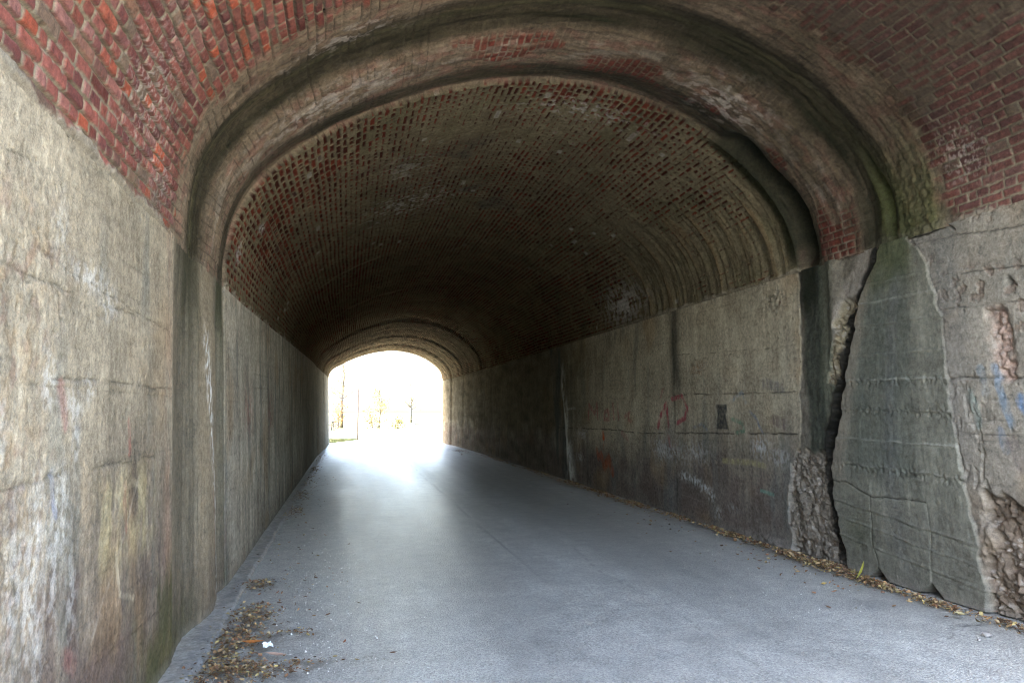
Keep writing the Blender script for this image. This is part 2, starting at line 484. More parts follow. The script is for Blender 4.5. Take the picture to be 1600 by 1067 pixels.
    moss = sm(.55, .0, z + .35 * fbm(y * 5, z * 2, 3, 120) - .25 * bump(y, 5.0, .35)) * sm(3.6, 4.7, y)
    # join the three stretches
    cb2 = mix(cb, S(70, 74, 44), .6 * sm(.5, .05, z + .2 * v) * sm(6.2, 5.2, y))
    c = mix(c, S(168, 140, 116), .45 * bump(y, 4.93, .1) * sm(-.5, .3, fbm(y * 8, z * 1.5, 3, 121)))
    c = mix(c, S(66, 72, 38), .75 * moss)
    c = c * (1 - pil)[:, None] + cb2 * pil[:, None]
    h = h * (1 - pil) + hb * pil
    c = c * (1 - far)[:, None] + cf * far[:, None]
    h = h * (1 - far) + (hf + .012) * far
    c, h = joint(c, h, y, z, [(RIB1 - .03, 0), (RIB1 - .05, 1.4), (RIB1 - .04, 2.9)], .018, .03, 123, .55, -9)
    # the foot stays dusty
    c = mix(c, S(120, 116, 106), .5 * sm(.12, .0, z))
    zz = z0 / 2.75 * spring_l(y)
    x = x_left(y) + .11 * np.clip(1 - zz / 2.75, 0, 1) + h
    return np.stack([x, y, zz], 1), c, r

# ------------------------------------------------------------------ right side wall
CRACK = [(5.60, 3.34), (5.73, 3.26), (5.89, 3.01), (6.1, 2.69), (6.23, 2.34), (6.35, 1.95), (6.43, 1.62), (6.53, 1.28), (6.6, .94), (6.6, .61), (6.52, .33), (6.4, .0)]
SLABR = [(5.3, 3.3), (5.4, 3.2), (5.22, 2.93), (5.16, 2.63), (5.09, 2.34), (5.08, 2.06), (5.06, 1.84), (5.04, 1.51), (4.98, 1.19), (4.92, .83), (4.87, .52), (4.80, 0)]
RECL = [(7.06, 3.3), (7.10, 2.2), (7.17, 1.2), (7.34, 1.03), (7.46, .57), (7.36, 0)]
def line_y(z, poly):
    p = sorted((b, a) for a, b in poly)
    return interp(z, [q[0] for q in p], [q[1] for q in p])

def wall_right(y, z):
    wob = .035 * fbm(z * 3, y * 1.0, 4, 200) + jag(z, 201, .13, .03) + jag(z, 202, .045, .014)
    yc, ys, yr = line_y(z, CRACK) + wob, line_y(z, SLABR) + wob * .7, line_y(z, RECL) + wob * .9
    # far wall
    ca, ha, r = concrete(y, z, 5, S(160, 150, 128), S(106, 98, 89), .9, 1.0)
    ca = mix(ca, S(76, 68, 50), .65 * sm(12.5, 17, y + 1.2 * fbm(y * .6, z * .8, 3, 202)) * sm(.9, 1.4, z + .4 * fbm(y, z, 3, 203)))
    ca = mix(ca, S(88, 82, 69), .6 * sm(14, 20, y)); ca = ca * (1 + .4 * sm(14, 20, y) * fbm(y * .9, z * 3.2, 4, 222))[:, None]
    ca = mix(ca, S(96, 82, 75), .4 * sm(1.15, .7, z) * sm(-.2, .5, fbm(y * 2, z * 1.8, 4, 204)))
    ca, ha = joint(ca, ha, y, z, [(16.9, 1.21), (13, 1.25), (11.74, 1.22), (9.43, 1.29), (7.2, 1.34)], .013, .02, 205, .65, -.25)
    ca, ha = joint(ca, ha, y, z, [(10.44, 1.86), (7.2, 1.83)], .012, .016, 206, .6, -.1)
    ca, ha = joint(ca, ha, y, z, [(10.3, 2.5), (8.8, 2.42), (7.3, 2.36)], .008, .008, 207, .4, .05)
    ca, ha = joint(ca, ha, y, z, [(12.5, .42), (10.5, .33), (9.4, .30)], .01, .008, 208, -.3, -.1)
    flake = sm(.02, .3, fbm(y * 1.1, z * 1.3, 3, 209) + .35 * bump(z, 1.9, .15) - .1) * sm(.18, .28, fbm(y * 14, z * 13, 5, 210, .65))
    flake = flake * sm(11.8, 10.6, y) * sm(.5, .9, z)
    ha = ha - .010 * flake + .006 * flake * fbm(y * 30, z * 30, 2, 211)
    ca = mix(ca, S(150, 136, 116), .6 * flake * sm(-.2, .3, fbm(y * 14, z * 14, 2, 212)))
    sp = np.exp(-((y - 9.55) / .22) ** 2 - ((z - 2.22) / .14) ** 2) * sm(-.1, .2, fbm(y * 13, z * 13, 3, 213))
    ca, ha = spalled(ca, ha, y, z, np.clip(sp * 1.4, 0, 1), 214, S(150, 132, 108), .02, .03)
    sp = np.exp(-((y - 7.6) / .22) ** 2 - ((z - 2.95) / .1) ** 2) * sm(-.1, .2, fbm(y * 13, z * 13, 3, 215))
    ca, ha = spalled(ca, ha, y, z, np.clip(sp * 1.4, 0, 1), 216, S(130, 122, 106), .02, .03)
    drip2 = np.exp(-((y - 10.36 - .03 * gn(z * 3, y * 0, 224)) / .022) ** 2) * sm(-.5, .1, fbm(z * 3, y * 3, 3, 225)); ca = mix(ca, S(56, 54, 48), .7 * drip2); ha = ha - .008 * drip2
    drip = np.exp(-((y - 10.3 - .04 * gn(z * 2, y * 0, 217)) / .2) ** 2) * sm(1.5, 2.2, z + .3 * fbm(y * 6, z, 2, 218))
    ca = mix(ca, S(58, 58, 50), .85 * drip)
    ca = mix(ca, S(106, 108, 106), .5 * np.exp(-((y - 10.55) / .16) ** 2) * sm(1.9, 1.2, z))
    jy = interp(z, [0, .75, 1.95, 3.2], [15.68, 15.95, 16.22, 16.5]) + .05 * gn(z * 3, y * 0, 219)
    ca = mix(ca, S(76, 78, 74), .8 * box(y, jy + .1, jy + 1.0, .15) * sm(-.5, .2, fbm(y * 2, z * .6, 3, 220)))
    ca = mix(ca, S(196, 194, 182), .9 * np.exp(-((y - jy) / (.13 + .16 * sm(1.4, 0, z))) ** 2) * sm(-.45, .2, fbm(y * 7, z * 2, 3, 221)) * sm(2.9, 2.2, z))
    ha = ha + .035 * np.exp(-((y - jy) / .12) ** 2) * sm(2.9, 1.9, z)
    # faded paint
    pk = S(150, 72, 78)
    for k, (p, w, col, a) in enumerate([
            ([(11.0, 1.34), (10.9, 1.5), (10.66, 1.74), (10.6, 1.36)], .055, pk, .9), ([(10.45, 1.80), (10.1, 1.84), (9.93, 1.66), (10.02, 1.5), (10.3, 1.42)], .05, pk, .9),
            ([(10.6, 1.2), (10.55, 1.05)], .05, pk, .5), ([(10.85, 1.85), (10.8, 1.95)], .05, pk, .35),
            ([(14.5, 1.45), (14.45, 1.75), (14.1, 1.55), (13.95, 1.78), (13.9, 1.45)], .06, pk, .6), ([(13.55, 1.45), (13.5, 1.6), (13.3, 1.62), (13.25, 1.45), (13.55, 1.45)], .06, pk, .6),
            ([(13.05, 1.75), (13.0, 1.45)], .05, pk, .55), ([(12.8, 1.75), (12.75, 1.45)], .05, pk, .55), ([(12.45, 1.5), (12.2, 1.58), (12.3, 1.45), (12.15, 1.43)], .05, pk, .5),
            ([(12.6, 1.2), (12.3, 1.1)], .07, pk, .3), ([(13.6, 1.16), (13.58, 1.08)], .09, S(190, 84, 40), .9), ([(13.55, 1.05), (13.6, .85)], .03, S(180, 86, 44), .6), ([(14.0, .82), (13.9, .66)], .1, S(160, 76, 44), .5),
            ([(13.75, .72), (13.55, .5), (13.3, .68), (13.1, .42)], .13, S(150, 76, 46), .65), ([(16.0, 1.66), (15.4, 1.68)], .04, S(176, 174, 160), .5), ([(12.0, .9), (11.9, .3)], .03, S(140, 138, 120), .45),
            ([(8.62, 1.75), (8.4, 1.85), (8.3, 1.72)], .035, S(84, 118, 140), .4), ([(8.65, 1.5), (8.4, 1.45), (8.35, 1.35), (8.55, 1.32)], .035, S(70, 120, 96), .55), ([(8.2, 1.6), (8.05, 1.5), (7.95, 1.35)], .03, S(90, 120, 150), .4),
            ([(9.75, 1.36), (9.5, 1.42), (9.35, 1.34)], .03, S(100, 112, 130), .4), ([(8.9, .93), (8.2, .95), (7.9, .93)], .05, S(170, 162, 110), .45), ([(7.85, 1.95), (7.5, 1.88)], .09, S(80, 82, 90), .55),
            ([(7.7, 1.5), (7.45, 1.45)], .09, S(84, 62, 70), .5), ([(8.0, .62), (7.75, .6)], .03, S(92, 140, 124), .5)]):
        ca = paint(ca, y, z, p, w, col, a, 230 + k)
    zk = 1.36 + .33 * np.clip((z - 1.36) / .33, 0, 1)
    wk = interp(z, [1.34, 1.4, 1.5, 1.56, 1.6, 1.66, 1.71], [.155, .15, .125, .115, .14, .155, .145])
    key = sm(wk + .02, wk - .02, np.abs(y - 8.91 + .02 * gn(z * 9, y * 6, 262))) * box(z, 1.36, 1.70, .012)
    ca = mix(ca, S(40, 44, 48), .9 * key * (.8 + .3 * fbm(y * 20, z * 20, 3, 263)))
    for k, (cy, cz, ry, rz, a) in enumerate([(10.05, .62, .14, .05, 1), (9.75, .58, .16, .05, 1), (9.45, .5, .12, .05, 1), (9.25, .42, .08, .06, 1), (8.0, 1.16, .14, .1, .7), (9.6, 1.0, .3, .12, .45), (10.5, .95, .5, .12, .45),
                                             (14.9, 1.1, .3, .1, .6), (15.1, .6, .2, .08, .6), (9.1, .2, .1, .06, .5), (8.7, .3, .1, .05, .4), (10.9, 1.0, .25, .16, .5), (7.6, 1.05, .15, .08, .5)]):
        ca = mix(ca, S(176, 176, 172), a * splash(y, z, cy, cz, ry * 1.3, rz * 1.3, 270 + k, 17, .0))
    tp = sm(.30, .0, z) * sm(8.2, 7.5, y)
    ca = mix(ca, S(120, 116, 108), .6 * tp); ha = ha + .05 * sm(.12, .0, z) * sm(9.5, 8.5, y) * (.6 + .5 * fbm(y * 5, z * 4, 3, 290))

    # near wall of the first bay
    cn, hn, _ = concrete(y, z, 6, S(130, 123, 109), S(92, 86, 78), .6, .5)
    for k, (p, w, d) in enumerate([([(5.3, 3.13), (4.94, 3.1), (4.2, 3.02), (3.6, 3.0)], .009, .014), ([(5.1, 2.78), (4.3, 2.72), (3.6, 2.7)], .010, .012), ([(5.1, 2.49), (4.3, 2.45), (3.6, 2.44)], .010, .012), ([(5.05, 1.88), (4.3, 1.86), (3.6, 1.86)], .012, .018),
                                   ([(4.95, 1.42), (4.2, 1.41)], .009, .008), ([(4.9, 1.0), (4.7, .97)], .009, .01)]):
        cn, hn = joint(cn, hn, y, z, p, w, d, 300 + k, .5, -.2)
    pk2 = sm(.30, .26, facets(y * 15 + .4 * gn(y * 30, z * 30, 317), z * 14 + .4 * gn(y * 30, z * 30, 318), 319)[1]) * sm(-.15, .2, fbm(y * 1.4, z * 1.6, 3, 311)) * sm(2.05, 2.35, z)
    hn = hn - .010 * pk2 * (1 + .6 * gn(y * 50, z * 50, 316)); cn = mix(cn, S(112, 92, 78), .5 * pk2)
    cv = np.clip(1.5 * np.exp(-((y - 4.53 - .12 * (z - 2.1)) / .075) ** 2) * box(z, 1.85, 2.42, .06) * (1 + .8 * fbm(y * 9, z * 6, 3, 312)), 0, 1)
    cn, hn = spalled(cn, hn, y, z, cv, 313, S(150, 128, 112), .05, .05)
    hl = np.exp(-((y - 4.44) / .022) ** 2 - ((z - 2.62) / .03) ** 2); hn = hn - .06 * hl; cn = cn * (1 - .5 * hl)[:, None]
    br = sm(.0, .06, line_y(z, [(4.84, .97), (4.79, .54), (4.90, .2), (4.93, 0)]) - .02 + wob - y) * sm(.99, .93, z + .05 * fbm(y * 6, z * 3, 2, 314) + .6 * np.clip(4.62 - y, 0, .3))
    cn, hn = spalled(cn, hn, y, z, br, 315, S(104, 92, 78), .075, .065)
    for k, (p, w, col, a) in enumerate([([(4.62, 1.95), (4.55, 1.7), (4.5, 1.5)], .05, S(92, 120, 140), .5), ([(4.7, 1.75), (4.75, 1.95)], .05, S(96, 118, 130), .4), ([(4.4, 1.7), (4.35, 1.55)], .06, S(78, 120, 160), .6), ([(4.6, 1.45), (4.55, 1.3)], .05, S(90, 110, 130), .4),
                                        ([(4.85, 1.75), (4.8, 1.5)], .06, S(110, 136, 128), .35), ([(4.5, 1.35), (4.42, 1.2)], .08, S(96, 82, 84), .4)]):
        cn = paint(cn, y, z, p, w, col, a, 320 + k)
    hn = hn + .02
    cn = mix(cn, S(112, 108, 100), .55 * sm(4.75, 5.0, y) * sm(.8, 1.5, z))
    fr = sm(.05, .3, fbm(y * 9, z * 4, 4, 330)) * box(y, 4.7, 5.05, .05) * sm(2.1, 1.4, z)
    hn = hn - .018 * fr

    # slab of the rib: green grey, board marked, proud of the wall
    cs = np.tile(np.asarray(S(108, 106, 93), F), (len(y), 1))
    v = fbm(y * 5, z * .5, 4, 340); w2 = fbm(y * 3, z * 2.4, 4, 341); v3 = fbm(y * 20, z * 8, 3, 342)
    cs = cs * (1 + .2 * v + .18 * w2 + .14 * v3)[:, None]
    q = (y - ys) / (yc - ys + 1e-4)              # 0 at the near edge of the slab, 1 at the crack
    cs = mix(cs, S(74, 78, 69), .8 * box(q, .3, .86, .06) * box(z, .95, 3.0, .2) * (.75 + .4 * v))
    cs = mix(cs, S(88, 88, 84), .5 * box(q, .45, .55, .06))
    cs = mix(cs, S(116, 108, 94), .7 * sm(.84, .93, q + .03 * v) * sm(.75, 1.0, z))
    cs = mix(cs, S(62, 68, 38), .75 * sm(2.65, 3.1, z + .25 * w2 - .25 * sm(.4, 0., q)))
    cs = mix(cs, S(60, 64, 34), .7 * np.exp(-((y - 6.25) / .2) ** 2 - ((z - .42) / .2) ** 2) * (1.1 + .5 * w2))
    cs = mix(cs, S(92, 90, 80), .5 * sm(.9, .6, z))
    hs = .032 + .006 * w2 + .012 * v * .3 + .003 * v3 + .03 * sm(.5, 2.6, z) * 0
    for k, zb in enumerate([2.86, 2.68, 2.45, 2.16, 1.91, 1.62, 1.32, 1.06, .6, .44, .26]):
        zl = z - zb - .012 * gn(y * 4, z * 0, 345 + k) - (y - 5.75) * (.02 if zb > .7 else .10)
        wgt = .6 + .5 * gn(y * 7, z * 0, 360 + k)
        hs = hs + wgt * (.008 * np.exp(-(zl / .010) ** 2) - .006 * np.exp(-((zl + .022) / .012) ** 2)) + .004 * sm(-.01, .01, zl) * ((k % 3) - 1)
        if zb in (1.91, 1.06, 1.62):
            rr = np.exp(-((zl + .02) / .04) ** 2) * sm(.05, .35, fbm(y * 24, z * 22, 3, 375 + k))
            hs = hs - .014 * rr; cs = cs * (1 - .25 * rr)[:, None]
        lt = np.exp(-(zl / .010) ** 2) * (1 if k in (1, 4, 6) else .3)
        cs = mix(cs, S(150, 150, 138), .5 * lt * np.clip(wgt, 0, 1))
    gr = sm(.85, .7, z) * np.sin((z + .02 * gn(y * 2, z * 2, 380)) * 230 + 4 * gn(y * 1.5, z * 6, 381)); hs = hs + .0014 * gr
    cs, hs = joint(cs, hs, y, z, [(6.62, .88), (6.41, .88), (6.23, .82), (6.03, .78), (5.6, .80), (5.38, .79)], .009, .016, 382, .65, -9)
    cs, hs = joint(cs, hs, y, z, [(6.06, .77), (6.07, .37), (6.0, .14), (6.0, 0)], .009, .014, 383, .5, -.6)
    cs, hs = joint(cs, hs, y, z, [(5.36, .79), (5.35, .44), (5.36, 0)], .008, .008, 384, -.5, -.6)
    for yy in (5.36, 6.0):
        ga = sm(.0, .06, .11 - z - np.abs(y - yy) * .8); hs = hs - .16 * ga; cs = cs * (1 - .5 * ga)[:, None]
    edge = np.exp(-((y - ys) / .011) ** 2)
    # recess behind the crack: damp green band, broken core showing below and up the edge
    cr = np.tile(np.asarray(S(100, 94, 82), F), (len(y), 1)) * (1 + .2 * fbm(y * 6, z * 1, 4, 390) + .18 * fbm(y * 14, z * 8, 3, 391))[:, None]
    yb = y + .05 * gn(z * 1.5, y * 0, 392)
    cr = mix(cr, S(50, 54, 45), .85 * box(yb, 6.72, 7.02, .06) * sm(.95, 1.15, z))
    cr = mix(cr, S(80, 86, 70), .6 * box(yb, 6.5, 6.75, .05) * sm(1.2, 1.8, z))
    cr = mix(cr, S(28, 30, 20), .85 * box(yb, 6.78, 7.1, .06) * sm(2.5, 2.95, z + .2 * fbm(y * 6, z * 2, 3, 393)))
    hr = -.008 + .015 * fbm(y * 3, z * 1.2, 4, 394) + .006 * fbm(y * 16, z * 14, 3, 395) + .05 * np.exp(-((y - 6.5) / .1) ** 2) * sm(1.7, 2.2, z)
    cr = mix(cr, S(138, 130, 118), .7 * box(y, yc + .0, yc + .35, .05) * sm(2.2, 2.6, z))
    s1 = box(z, 1.88, 2.75, .05) * sm(yc + .02, yc + .05, y) * sm(interp(z, [1.85, 1.9, 2.2, 2.5, 2.8], [6.40, 6.66, 6.62, 6.5, 6.30]) + wob * 2, interp(z, [1.85, 1.9, 2.2, 2.5, 2.8], [6.38, 6.62, 6.58, 6.46, 6.28]) + wob * 2, y)
    cr, hr = spalled(cr, hr, y, z, s1, 396, S(122, 112, 90), .05, .06)
    s2 = sm(1.16, 1.08, z + .12 * fbm(y * 3, z * 1, 3, 397) - .10 * sm(6.9, 7.3, y))
    cr, hr = spalled(cr, hr, y, z, s2, 398, S(108, 100, 88), .03, .05)
    # gather
    slab = sm(-.012, .012, y - ys) * sm(.010, -.010, y - yc) * sm(3.34, 3.26, z + .0 * y)
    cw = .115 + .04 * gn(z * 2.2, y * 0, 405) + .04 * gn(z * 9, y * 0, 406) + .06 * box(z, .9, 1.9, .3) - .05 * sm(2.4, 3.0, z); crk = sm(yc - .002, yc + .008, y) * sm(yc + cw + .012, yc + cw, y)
    rec = sm(-.005, .02, y - yc) * sm(.014, -.014, y - yr)
    nearw = sm(.012, -.012, y - ys)
    farw = sm(-.014, .014, y - yr)
    tot = slab + rec + nearw + farw + 1e-4
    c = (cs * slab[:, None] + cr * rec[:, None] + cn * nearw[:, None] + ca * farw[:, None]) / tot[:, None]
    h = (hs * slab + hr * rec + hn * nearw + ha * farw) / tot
    h = h - .45 * crk * sm(3.4, 3.2, z)
    crc = sm(yc - .012, yc, y) * sm(yc + cw + .07, yc + cw + .022, y + .012 * gn(z * 20, y * 8, 409)); c = mix(c, S(30, 28, 23), .95 * crc)  # crack's inner shade painted near-black, far face included
    c = mix(c, S(128, 122, 108), .5 * edge * sm(.1, .4, fbm(z * 7, y * 3, 3, 400))); c = mix(c, S(50, 48, 42), .6 * np.exp(-((y - ys + .014) / .008) ** 2) * sm(.1, -.3, fbm(z * 7, y * 3, 3, 400))); h = h + .001 * edge - .004 * np.exp(-((y - ys + .016) / .009) ** 2) * sm(-.1, .35, fbm(z * 5, y * 3, 3, 407))
    ce = np.exp(-((y - yr - .02) / .03) ** 2); c = mix(c, S(140, 131, 114), .35 * ce * sm(-.1, .4, fbm(z * 6, y * 3, 3, 408))); h = h + .005 * ce
    c, h = joint(c, h, y, z, [(4.9, 3.15), (4.99, 3.21), (5.2, 3.18), (5.42, 3.2)], .012, .03, 402, .6, -9)
    c = mix(c, S(118, 112, 102), .45 * sm(.1, .0, z))
    x = x_right(y) - h
    return np.stack([x, y, z], 1), c, r

# ------------------------------------------------------------------ brick vault
def vault(s, y):
    u = s / LARC
    lefts = s; rights = LARC - s
    X = np.interp(s, _cs, _cx); Z = np.interp(s, _cs, _cz)
    n = len(s)
    # ---- first bay
    i, j, db, dh, fs = bricks(s, y, .074, .205)
    hv = hsh(i, j, 11); hv2 = hsh(i, j, 13); hv3 = hsh(i, j, 17)
    e = np.minimum(db, dh)
    wj = .0085 + .004 * gn(s * 20, y * 20, 500)
    mort = sm(wj + .003, wj - .003, e + .003 * gn(s * 45, y * 45, 567))
    bc = np.tile(np.asarray(S(120, 70, 60), F), (n, 1))
    bc = mix(bc, S(150, 74, 50), sm(.84, .92, hv) * sm(.35, .1, u)); bc = mix(bc, S(98, 56, 51), sm(.45, .25, hv)); bc = mix(bc, S(128, 90, 82), .8 * sm(.62, .7, hv2) * sm(.8, .75, hv2))
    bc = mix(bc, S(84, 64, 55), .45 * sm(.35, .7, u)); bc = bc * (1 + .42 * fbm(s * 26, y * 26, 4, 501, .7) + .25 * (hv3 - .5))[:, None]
    mc = np.tile(np.asarray(S(122, 112, 92), F), (n, 1)) * (1 + .25 * fbm(s * 12, y * 12, 3, 502))[:, None]
    c1 = bc * (1 - mort)[:, None] + mc * mort[:, None]
    gap = np.exp(-(db / .0075) ** 2) * sm(-.2, .05, fbm(y * 2.2, i * 1.73, 2, 503)) * sm(.12, .35, u + .3) * sm(.34, .2, u)
    h1 = (1 - mort) * (.006 + .008 * (hv3 - .5) + .004 * fbm(s * 26, y * 20, 4, 504, .7) + .002 * facets(s * 22, y * 14, 566)[0] * sm(.55, .8, hv2)) + .0025 * fbm(s * 24, y * 24, 3, 505, .7)
    h1 = h1 - .026 * gap; c1 = mix(c1, S(60, 54, 44), .55 * gap)
    # loose mortar smeared over the bricks towards the right and the crown, and over whole bricks here and there
    cov = sm(.05, .45, fbm(y * 1.5, s * 1.2, 4, 506) + .6 * box(u, .28, .86, .08) - .45 * bump(u, .1, .12) - .2 * sm(.85, .95, u) + .2 * (hv2 - .5))
    cov = np.maximum(cov, sm(.88, .96, hsh(i, j, 19)) * .9)
    cov = np.maximum(cov, sm(.07, .02, lefts + .07 * fbm(y * 5, s * 5, 3, 507)) * .8)
    cov = cov * (1 - .85 * sm(.014, .024, e + .006 * gn(s * 22, y * 22, 573)) * sm(.25, .45, hv) * sm(.1, .2, u))
    lumpy = fbm(s * 9, y * 9, 4, 508)
    smc = np.tile(np.asarray(S(100, 89, 72), F), (n, 1)) * (1 + .25 * lumpy + .15 * fbm(s * 2, y * 2, 3, 509))[:, None]
    c1 = mix(c1, smc, 0) * (1 - .85 * cov)[:, None] + smc * (.85 * cov)[:, None]
    h1 = h1 * (1 - .6 * cov) + cov * (.006 + .006 * lumpy)
    c1 = c1 * (1 - .55 * sm(.40, .75, u) * sm(1.02, .9, u))[:, None]        # base colour darker on the right haunch
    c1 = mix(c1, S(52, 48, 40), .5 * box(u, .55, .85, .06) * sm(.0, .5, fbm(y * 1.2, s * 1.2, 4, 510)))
    eff = splash(y, s, 2.7, .9, .4, .25, 511, 30, .2) + splash(y, s, 4.1, .6, .5, .4, 512, 34, .22) + splash(y, s, 4.6, .25, .3, .2, 513, 30, .15) + .8 * splash(y, s, 4.7, LARC - .55, .25, .25, 514, 30, .2) + .5 * splash(y, s, 3.7, 1.2, .5, .3, 515, 18, .15)
    c1 = mix(c1, S(176, 166, 156), .5 * eff)
    rh = .72 + .18 * hv3 - .36 * sm(.72, .95, hv2) * sm(.4, .0, u)
    # ---- the rib
    di = np.floor((s + .006 * gn(y * 3, s * 2, 520)) / .074); df = s / .074 - di
    hair = np.exp(-(np.minimum(df, 1 - df) * .074 / .006) ** 2) * sm(-.15, .1, fbm(y * 2.5, di * 2.3, 2, 521)) * sm(.5, .3, u)
    yw = y + .07 * fbm(s * .9, y * .5, 3, 522) - .10 * sm(.3, .6, u) * sm(1.0, .8, u) * 0
    lng = fbm(s * 1.1, y * 9, 4, 523); fin = fbm(s * 5, y * 16, 3, 524)
    c2 = np.tile(np.asarray(S(118, 104, 86), F), (n, 1)) * (1 + .2 * lng + .2 * fin + .3 * fbm(s * 28, y * 28, 3, 562, .7) + .25 * fbm(s * 2.2, y * 3.5, 3, 570))[:, None]
    c2 = mix(c2, S(128, 92, 80), .5 * sm(.0, .4, fbm(s * 4, y * 7, 3, 525)) * (1 - box(yw, 5.3, 6.0, .1)))
    c2 = mix(c2, S(36, 37, 23), .96 * box(yw, 5.42, 5.98, .11) * (.85 + .25 * lng))
    c2 = mix(c2, S(96, 92, 66), .45 * np.exp(-((yw - 5.62) / .05) ** 2))
    c2 = mix(c2, S(42, 43, 29), .9 * box(yw, 6.62, 6.95, .07) * (.8 + .4 * lng))
    c2 = mix(c2, S(160, 150, 134), .5 * box(yw, 6.1, 6.5, .1) * sm(.05, .4, fbm(s * 2.2, y * 6, 3, 526)))
    i2, j2, db2, dh2, fs2 = bricks(s, y, .074, .20, seed=3)
    e2 = np.minimum(db2, dh2); q2 = hsh(i2, j2, 23)
    exb = sm(.12, .3, fbm(s * 1.1, y * 1.6, 3, 527) - .12 + .6 * bump(u, .62, .08) * box(y, 6.15, 6.75, .1) + .35 * sm(.80, .95, u) * box(y, 5.95, 6.6, .08)) * sm(.006, .013, e2 + .004 * gn(s * 18, y * 18, 528)) * box(yw, 6.05, 6.7, .08) * sm(.25, .5, u + .4 * q2 - .1)
    c2 = mix(c2, S(112, 52, 42), .85 * exb * (.75 + .35 * q2)); 
    m2 = sm(.010, .004, e2 + .003 * gn(s * 40, y * 40, 571)); c2 = c2 * (1 + .22 * (m2 - .5) * sm(-.3, .2, fbm(s * 1.5, y * 2.5, 3, 572)) + .22 * (q2 - .5) * (1 - m2))[:, None]
    c2 = mix(c2, S(56, 50, 40), .75 * hair)
    c2 = mix(c2, S(64, 64, 46), .35 * sm(.45, .75, u) * sm(-.2, .4, fbm(s * 1.5, y * 3, 3, 529)))
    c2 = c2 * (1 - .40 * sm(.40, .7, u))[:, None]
    eff2 = splash(y, s, 6.3, 2.0, .25, .8, 530, 9, .1) + splash(y, s, 6.4, LARC * .74, .3, .5, 531, 9, .15) + splash(y, s, 5.4, 2.2, .2, .6, 532, 9, .2)
    c2 = mix(c2, S(178, 170, 160), .6 * eff2)
    prof = interp(yw, [4.9, 5.15, 5.4, 5.65, 5.85, 6.02, 6.25, 6.55, 6.75, 6.92, 7.0], [0, -.005, -.03, -.075, -.07, -.02, .015, .015, -.01, -.03, -.045])
    spr = .4 + .6 * sm(.0, .1, u) * sm(1.0, .93, u)
    h2 = prof * spr + .010 * lng + .004 * fin + .004 * fbm(s * 16, y * 16, 4, 563, .7) + .006 * (q2 - .5) * sm(.004, .012, e2) - .012 * hair + .008 * exb
    # open joint and cavity on the right haunch
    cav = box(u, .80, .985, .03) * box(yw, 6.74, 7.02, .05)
    h2 = h2 - .22 * cav; c2 = mix(c2, S(34, 34, 24), .85 * cav)  # shade inside the cavity put into its mossy colour
    crv = box(u, .90, 1.0, .02) * np.exp(-((y - 5.62 - .1 * gn(s * 2, s * 0, 533)) / .05) ** 2); h2 = h2 - .10 * crv; c2 = mix(c2, S(46, 48, 26), .7 * crv)
    mossr = sm(.86, .96, u) * box(y, 5.0, 5.75, .1)
    c2 = mix(c2, S(70, 74, 42), .7 * mossr * (.8 + .5 * lng)); h2 = h2 + mossr * .03 * fbm(s * 7, y * 7, 5, 534, .65) + .03 * mossr
    # ---- beyond the rib
    i3, j3, db3, dh3, fs3 = bricks(s, y, .078, .21, .016, 7)
    a3 = hsh(i3, j3, 31); b3 = hsh(i3, j3, 37); e3 = np.minimum(db3, dh3)
    cover = .0205 + .011 * (fbm(y * .5, s * .7, 4, 540) + .8 * fbm(y * 2.0, s * 2.0, 3, 541)) + .010 * (a3 - .5) + .006 * box(u, .25, .95, .1)
    cover = cover - .008 * bump(u, .10, .10) * sm(10.5, 8, y) + .02 * sm(.80, .95, u) * sm(13, 10, y) + .03 * sm(.95, 1.0, a3) - .003 * sm(10, 15, y) - .010 * sm(7.9, 7.2, y) * box(u, .4, .75, .1)
    vis = sm(cover - .001, cover + .005, e3 + .006 * gn(s * 26, y * 22, 542) + .003 * gn(s * 60, y * 50, 543))
    bc3 = np.tile(np.asarray(S(94, 50, 40), F), (n, 1)) * (1 + .45 * (b3 - .5) + .25 * fbm(s * 20, y * 16, 3, 544))[:, None]
    bc3 = mix(bc3, S(56, 34, 28), sm(.5, .8, b3) * .8)
    bc3 = mix(bc3, S(112, 58, 44), .7 * sm(.3, .1, b3))
    l3 = fbm(s * 7, y * 7, 4, 545); g3 = fbm(s * 1.1, y * .8, 4, 546)
    mc3 = np.tile(np.asarray(S(112, 103, 82), F), (n, 1)) * (1 + .16 * l3 + .15 * fbm(s * 24, y * 20, 3, 564, .7) + .22 * g3)[:, None]
    mc3 = mix(mc3, S(90, 88, 64), .4 * sm(.1, .5, fbm(s * 1.6, y * 1.0, 3, 547)))
    c3 = mc3 * (1 - vis)[:, None] + bc3 * vis[:, None]
    h3 = .012 * (1 - vis) + .006 * l3 - .008 * vis * (a3 - .2)
    ring = fbm(y * 5.0, s * .5, 3, 548) * sm(.74, .9, u) * sm(13, 10.5, y) * sm(7.0, 7.4, y)     # mortar rolls down the right haunch
    h3 = h3 + .03 * ring; c3 = mix(c3, S(122, 104, 78), .55 * sm(.15, .4, ring))
    rg0 = sm(25.5, 28, y)
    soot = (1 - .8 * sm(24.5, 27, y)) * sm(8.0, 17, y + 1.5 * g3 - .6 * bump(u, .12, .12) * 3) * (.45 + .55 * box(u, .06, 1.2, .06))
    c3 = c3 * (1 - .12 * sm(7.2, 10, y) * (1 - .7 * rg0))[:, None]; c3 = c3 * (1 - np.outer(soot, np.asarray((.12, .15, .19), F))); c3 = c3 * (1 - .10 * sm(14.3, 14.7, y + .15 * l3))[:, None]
    c3 = mix(c3, S(70, 70, 66), .5 * sm(.1, .5, fbm(s * .9, y * .9, 4, 549)) * box(y, 8.5, 12.5, .8) * box(u, .3, .6, .06))
